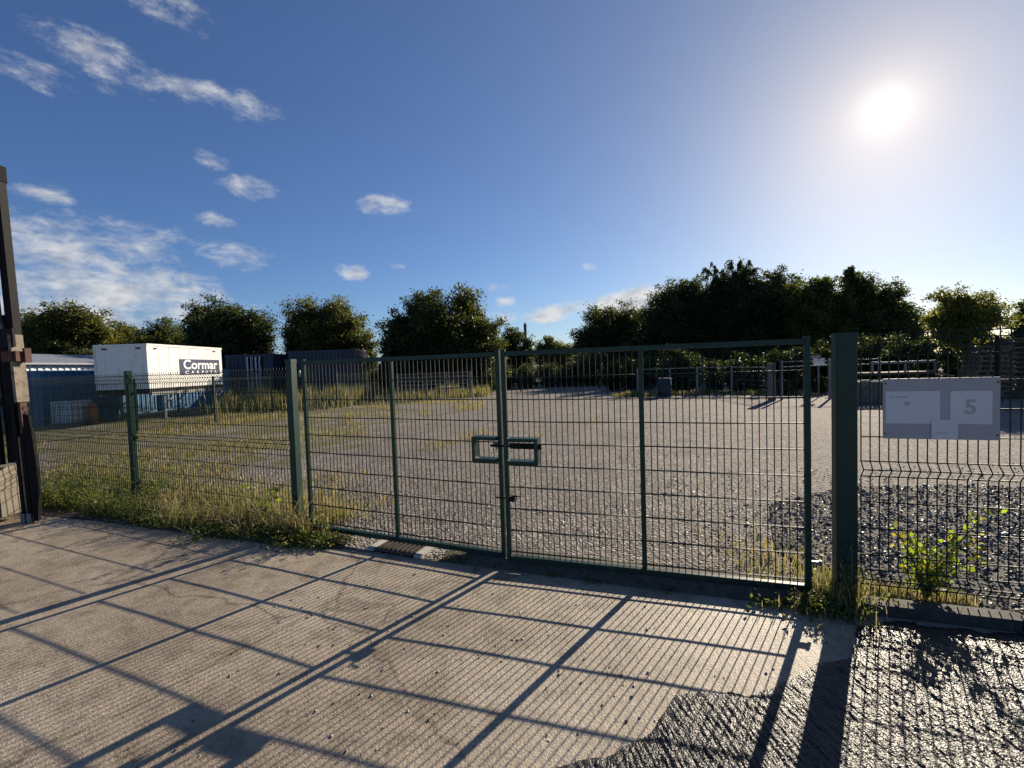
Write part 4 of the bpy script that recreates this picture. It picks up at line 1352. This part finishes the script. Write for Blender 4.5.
def mth(op, a, b=None, c=None, clamp=False):
    n = nd(nt, 'ShaderNodeMath', operation=op); n.use_clamp = clamp
    for i, v in enumerate((a, b, c)):
        if v is None: continue
        if isinstance(v, (int, float)): n.inputs[i].default_value = v
        else: nt.links.new(v, n.inputs[i])
    return n.outputs[0]


dot = nd(nt, 'ShaderNodeVectorMath', operation='DOT_PRODUCT'); nt.links.new(gv, dot.inputs[0]); dot.inputs[1].default_value = SUN
ang = mth('ARCCOSINE', mth('MINIMUM', dot.outputs['Value'], .9999999))          # radians from the sun
aure = mth('ADD', mth('MULTIPLY', mth('EXPONENT', mth('MULTIPLY', ang, -1 / .025)), 9.0), mth('ADD', mth('MULTIPLY', mth('EXPONENT', mth('MULTIPLY', ang, -1 / .14)), .8), mth('MULTIPLY', mth('EXPONENT', mth('MULTIPLY', ang, -1 / .42)), 1.15)))
disc = mth('MULTIPLY', mth('LESS_THAN', ang, .02), 40)
aure = mth('ADD', aure, disc)
# clouds in azimuth / elevation (degrees)
sep = nd(nt, 'ShaderNodeSeparateXYZ'); nt.links.new(gv, sep.inputs[0])
az = mth('MULTIPLY', mth('ARCTAN2', sep.outputs[0], sep.outputs[1]), 57.2958)
el = mth('MULTIPLY', mth('ARCSINE', sep.outputs[2]), 57.2958)
CL_ = [(170, 8, 46, 18, .5, .05), (105, 60, 62, 24, .5, .12), (215, 95, 66, 15, .55, .08), (30, 70, 40, 14, .38, .05), (212, 160, 22, 9, .45, 0), (250, 187, 28, 11, .7, 0),
       (215, 220, 22, 7, .7, 0), (385, 205, 26, 11, 1.05, 0), (353, 272, 17, 8, .95, 0), (397, 266, 9, 3, .6, 0), (500, 287, 14, 5, .8, 0), (505, 302, 12, 7, .85, 0), (590, 267, 9, 5, .6, 0),
       (556, 313, 42, 9, 1.3, -.12), (628, 302, 42, 14, 2.0, -.15), (45, 193, 36, 10, .6, 0), (75, 250, 110, 34, .72, 0), (110, 290, 130, 34, .95, 0), (70, 315, 100, 26, 1.0, 0), (190, 300, 60, 26, .8, .2),
       (232, 255, 36, 12, .6, 0), (180, 238, 28, 9, .55, 0), (505, 318, 24, 6, .6, 0), (245, 330, 40, 16, .6, 0), (-60, 270, 90, 60, .9, 0), (-140, 160, 80, 40, .8, 0)]
mx = None
for (cx, cy, hw, hh, s, tilt) in CL_:
    def azel(x, y):
        v = ray(x, y); return math.degrees(math.atan2(v.x, v.y)), math.degrees(math.asin(v.z))
    a0, e0 = azel(cx, cy); a1, _ = azel(cx + hw, cy); _, e1 = azel(cx, cy - hh)
    sa, se = abs(a1 - a0) * 1.05, abs(e1 - e0) * 1.15
    da = mth('SUBTRACT', az, a0); de = mth('SUBTRACT', el, e0)
    de = mth('ADD', de, mth('MULTIPLY', da, tilt))
    u = mth('MULTIPLY', da, 1 / sa); v_ = mth('MULTIPLY', de, 1 / se)
    d2 = mth('ADD', mth('MULTIPLY', u, u), mth('MULTIPLY', v_, v_))
    m_ = mth('MULTIPLY', mth('SUBTRACT', 1.0, d2), s)
    mx = m_ if mx is None else mth('MAXIMUM', mx, m_)
comb = nd(nt, 'ShaderNodeCombineXYZ'); nt.links.new(az, comb.inputs[0]); nt.links.new(mth('MULTIPLY', el, 1.9), comb.inputs[1])
nz = nd(nt, 'ShaderNodeTexNoise'); nz.inputs['Scale'].default_value = .30; nz.inputs['Detail'].default_value = 12; nz.inputs['Roughness'].default_value = .66; nz.inputs['Distortion'].default_value = .2
nt.links.new(comb.outputs[0], nz.inputs['Vector'])
nz2 = nd(nt, 'ShaderNodeTexNoise'); nz2.inputs['Scale'].default_value = .42; nz2.inputs['Detail'].default_value = 5
nt.links.new(comb.outputs[0], nz2.inputs['Vector'])
cov = mth('ADD', mth('MAXIMUM', mx, -.6), mth('MULTIPLY', mth('SUBTRACT', nz.outputs[0], .5), 3.3))
mr = nd(nt, 'ShaderNodeMapRange'); mr.interpolation_type = 'SMOOTHSTEP'; mr.inputs[1].default_value = -.05; mr.inputs[2].default_value = 1.45; mr.inputs[3].default_value = 0; mr.inputs[4].default_value = .88
nt.links.new(cov, mr.inputs[0])
cb = ramp(nt, nz2.outputs[0], [(.30, (5.6, 5.8, 6.3)), (.58, (9.6, 9.5, 9.3))])
tint = nd(nt, 'ShaderNodeMix'); tint.data_type = 'RGBA'; tint.blend_type = 'MULTIPLY'; tint.inputs[0].default_value = 1.0
nt.links.new(sky.outputs[0], tint.inputs[6])
nt.links.new(mixc(nt, mth('EXPONENT', mth('MULTIPLY', ang, -1 / .48)), (.66, .91, 1.33), (1.10, .97, .86)), tint.inputs[7])
au = nd(nt, 'ShaderNodeVectorMath', operation='SCALE'); au.inputs[0].default_value = (1.12, .95, .80); nt.links.new(aure, au.inputs['Scale'])
ad = nd(nt, 'ShaderNodeVectorMath', operation='ADD'); nt.links.new(tint.outputs[2], ad.inputs[0]); nt.links.new(au.outputs[0], ad.inputs[1])
fin = mixc(nt, mr.outputs[0], ad.outputs[0], cb)
nt.links.new(fin, bg.inputs[0]); bg.inputs[1].default_value = .05
nt.links.new(bg.outputs[0], out.inputs[0])

sl = bpy.data.lights.new('sun', 'SUN'); sl.energy = 5.0; sl.angle = R(.4); sl.color = (1.0, .875, .69)
so = bpy.data.objects.new('sun', sl); COL.objects.link(so); so.rotation_euler = SUN.to_track_quat('Z', 'Y').to_euler(); so.location = SUN * 50

# ------------------------------------------------------------------ camera and render settings
cd = bpy.data.cameras.new('camera'); cam = bpy.data.objects.new('camera', cd); COL.objects.link(cam)
rot = Matrix((CR_, -CD_, -_f)).transposed()
cam.matrix_world = Matrix.Translation((0, 0, EYE)) @ rot.to_4x4()
cd.sensor_width = 36; cd.lens = 36 * F_PX / 1024; cd.clip_start = .05; cd.clip_end = 3000
sc.camera = cam
sc.view_settings.view_transform = 'Standard'; sc.view_settings.look = 'None'; sc.view_settings.exposure = .7; sc.view_settings.gamma = 1
sc.render.engine = 'CYCLES'
sc.cycles.max_bounces = 6; sc.cycles.transparent_max_bounces = 8
try:
    sc.cycles.use_denoising = True
except Exception: pass
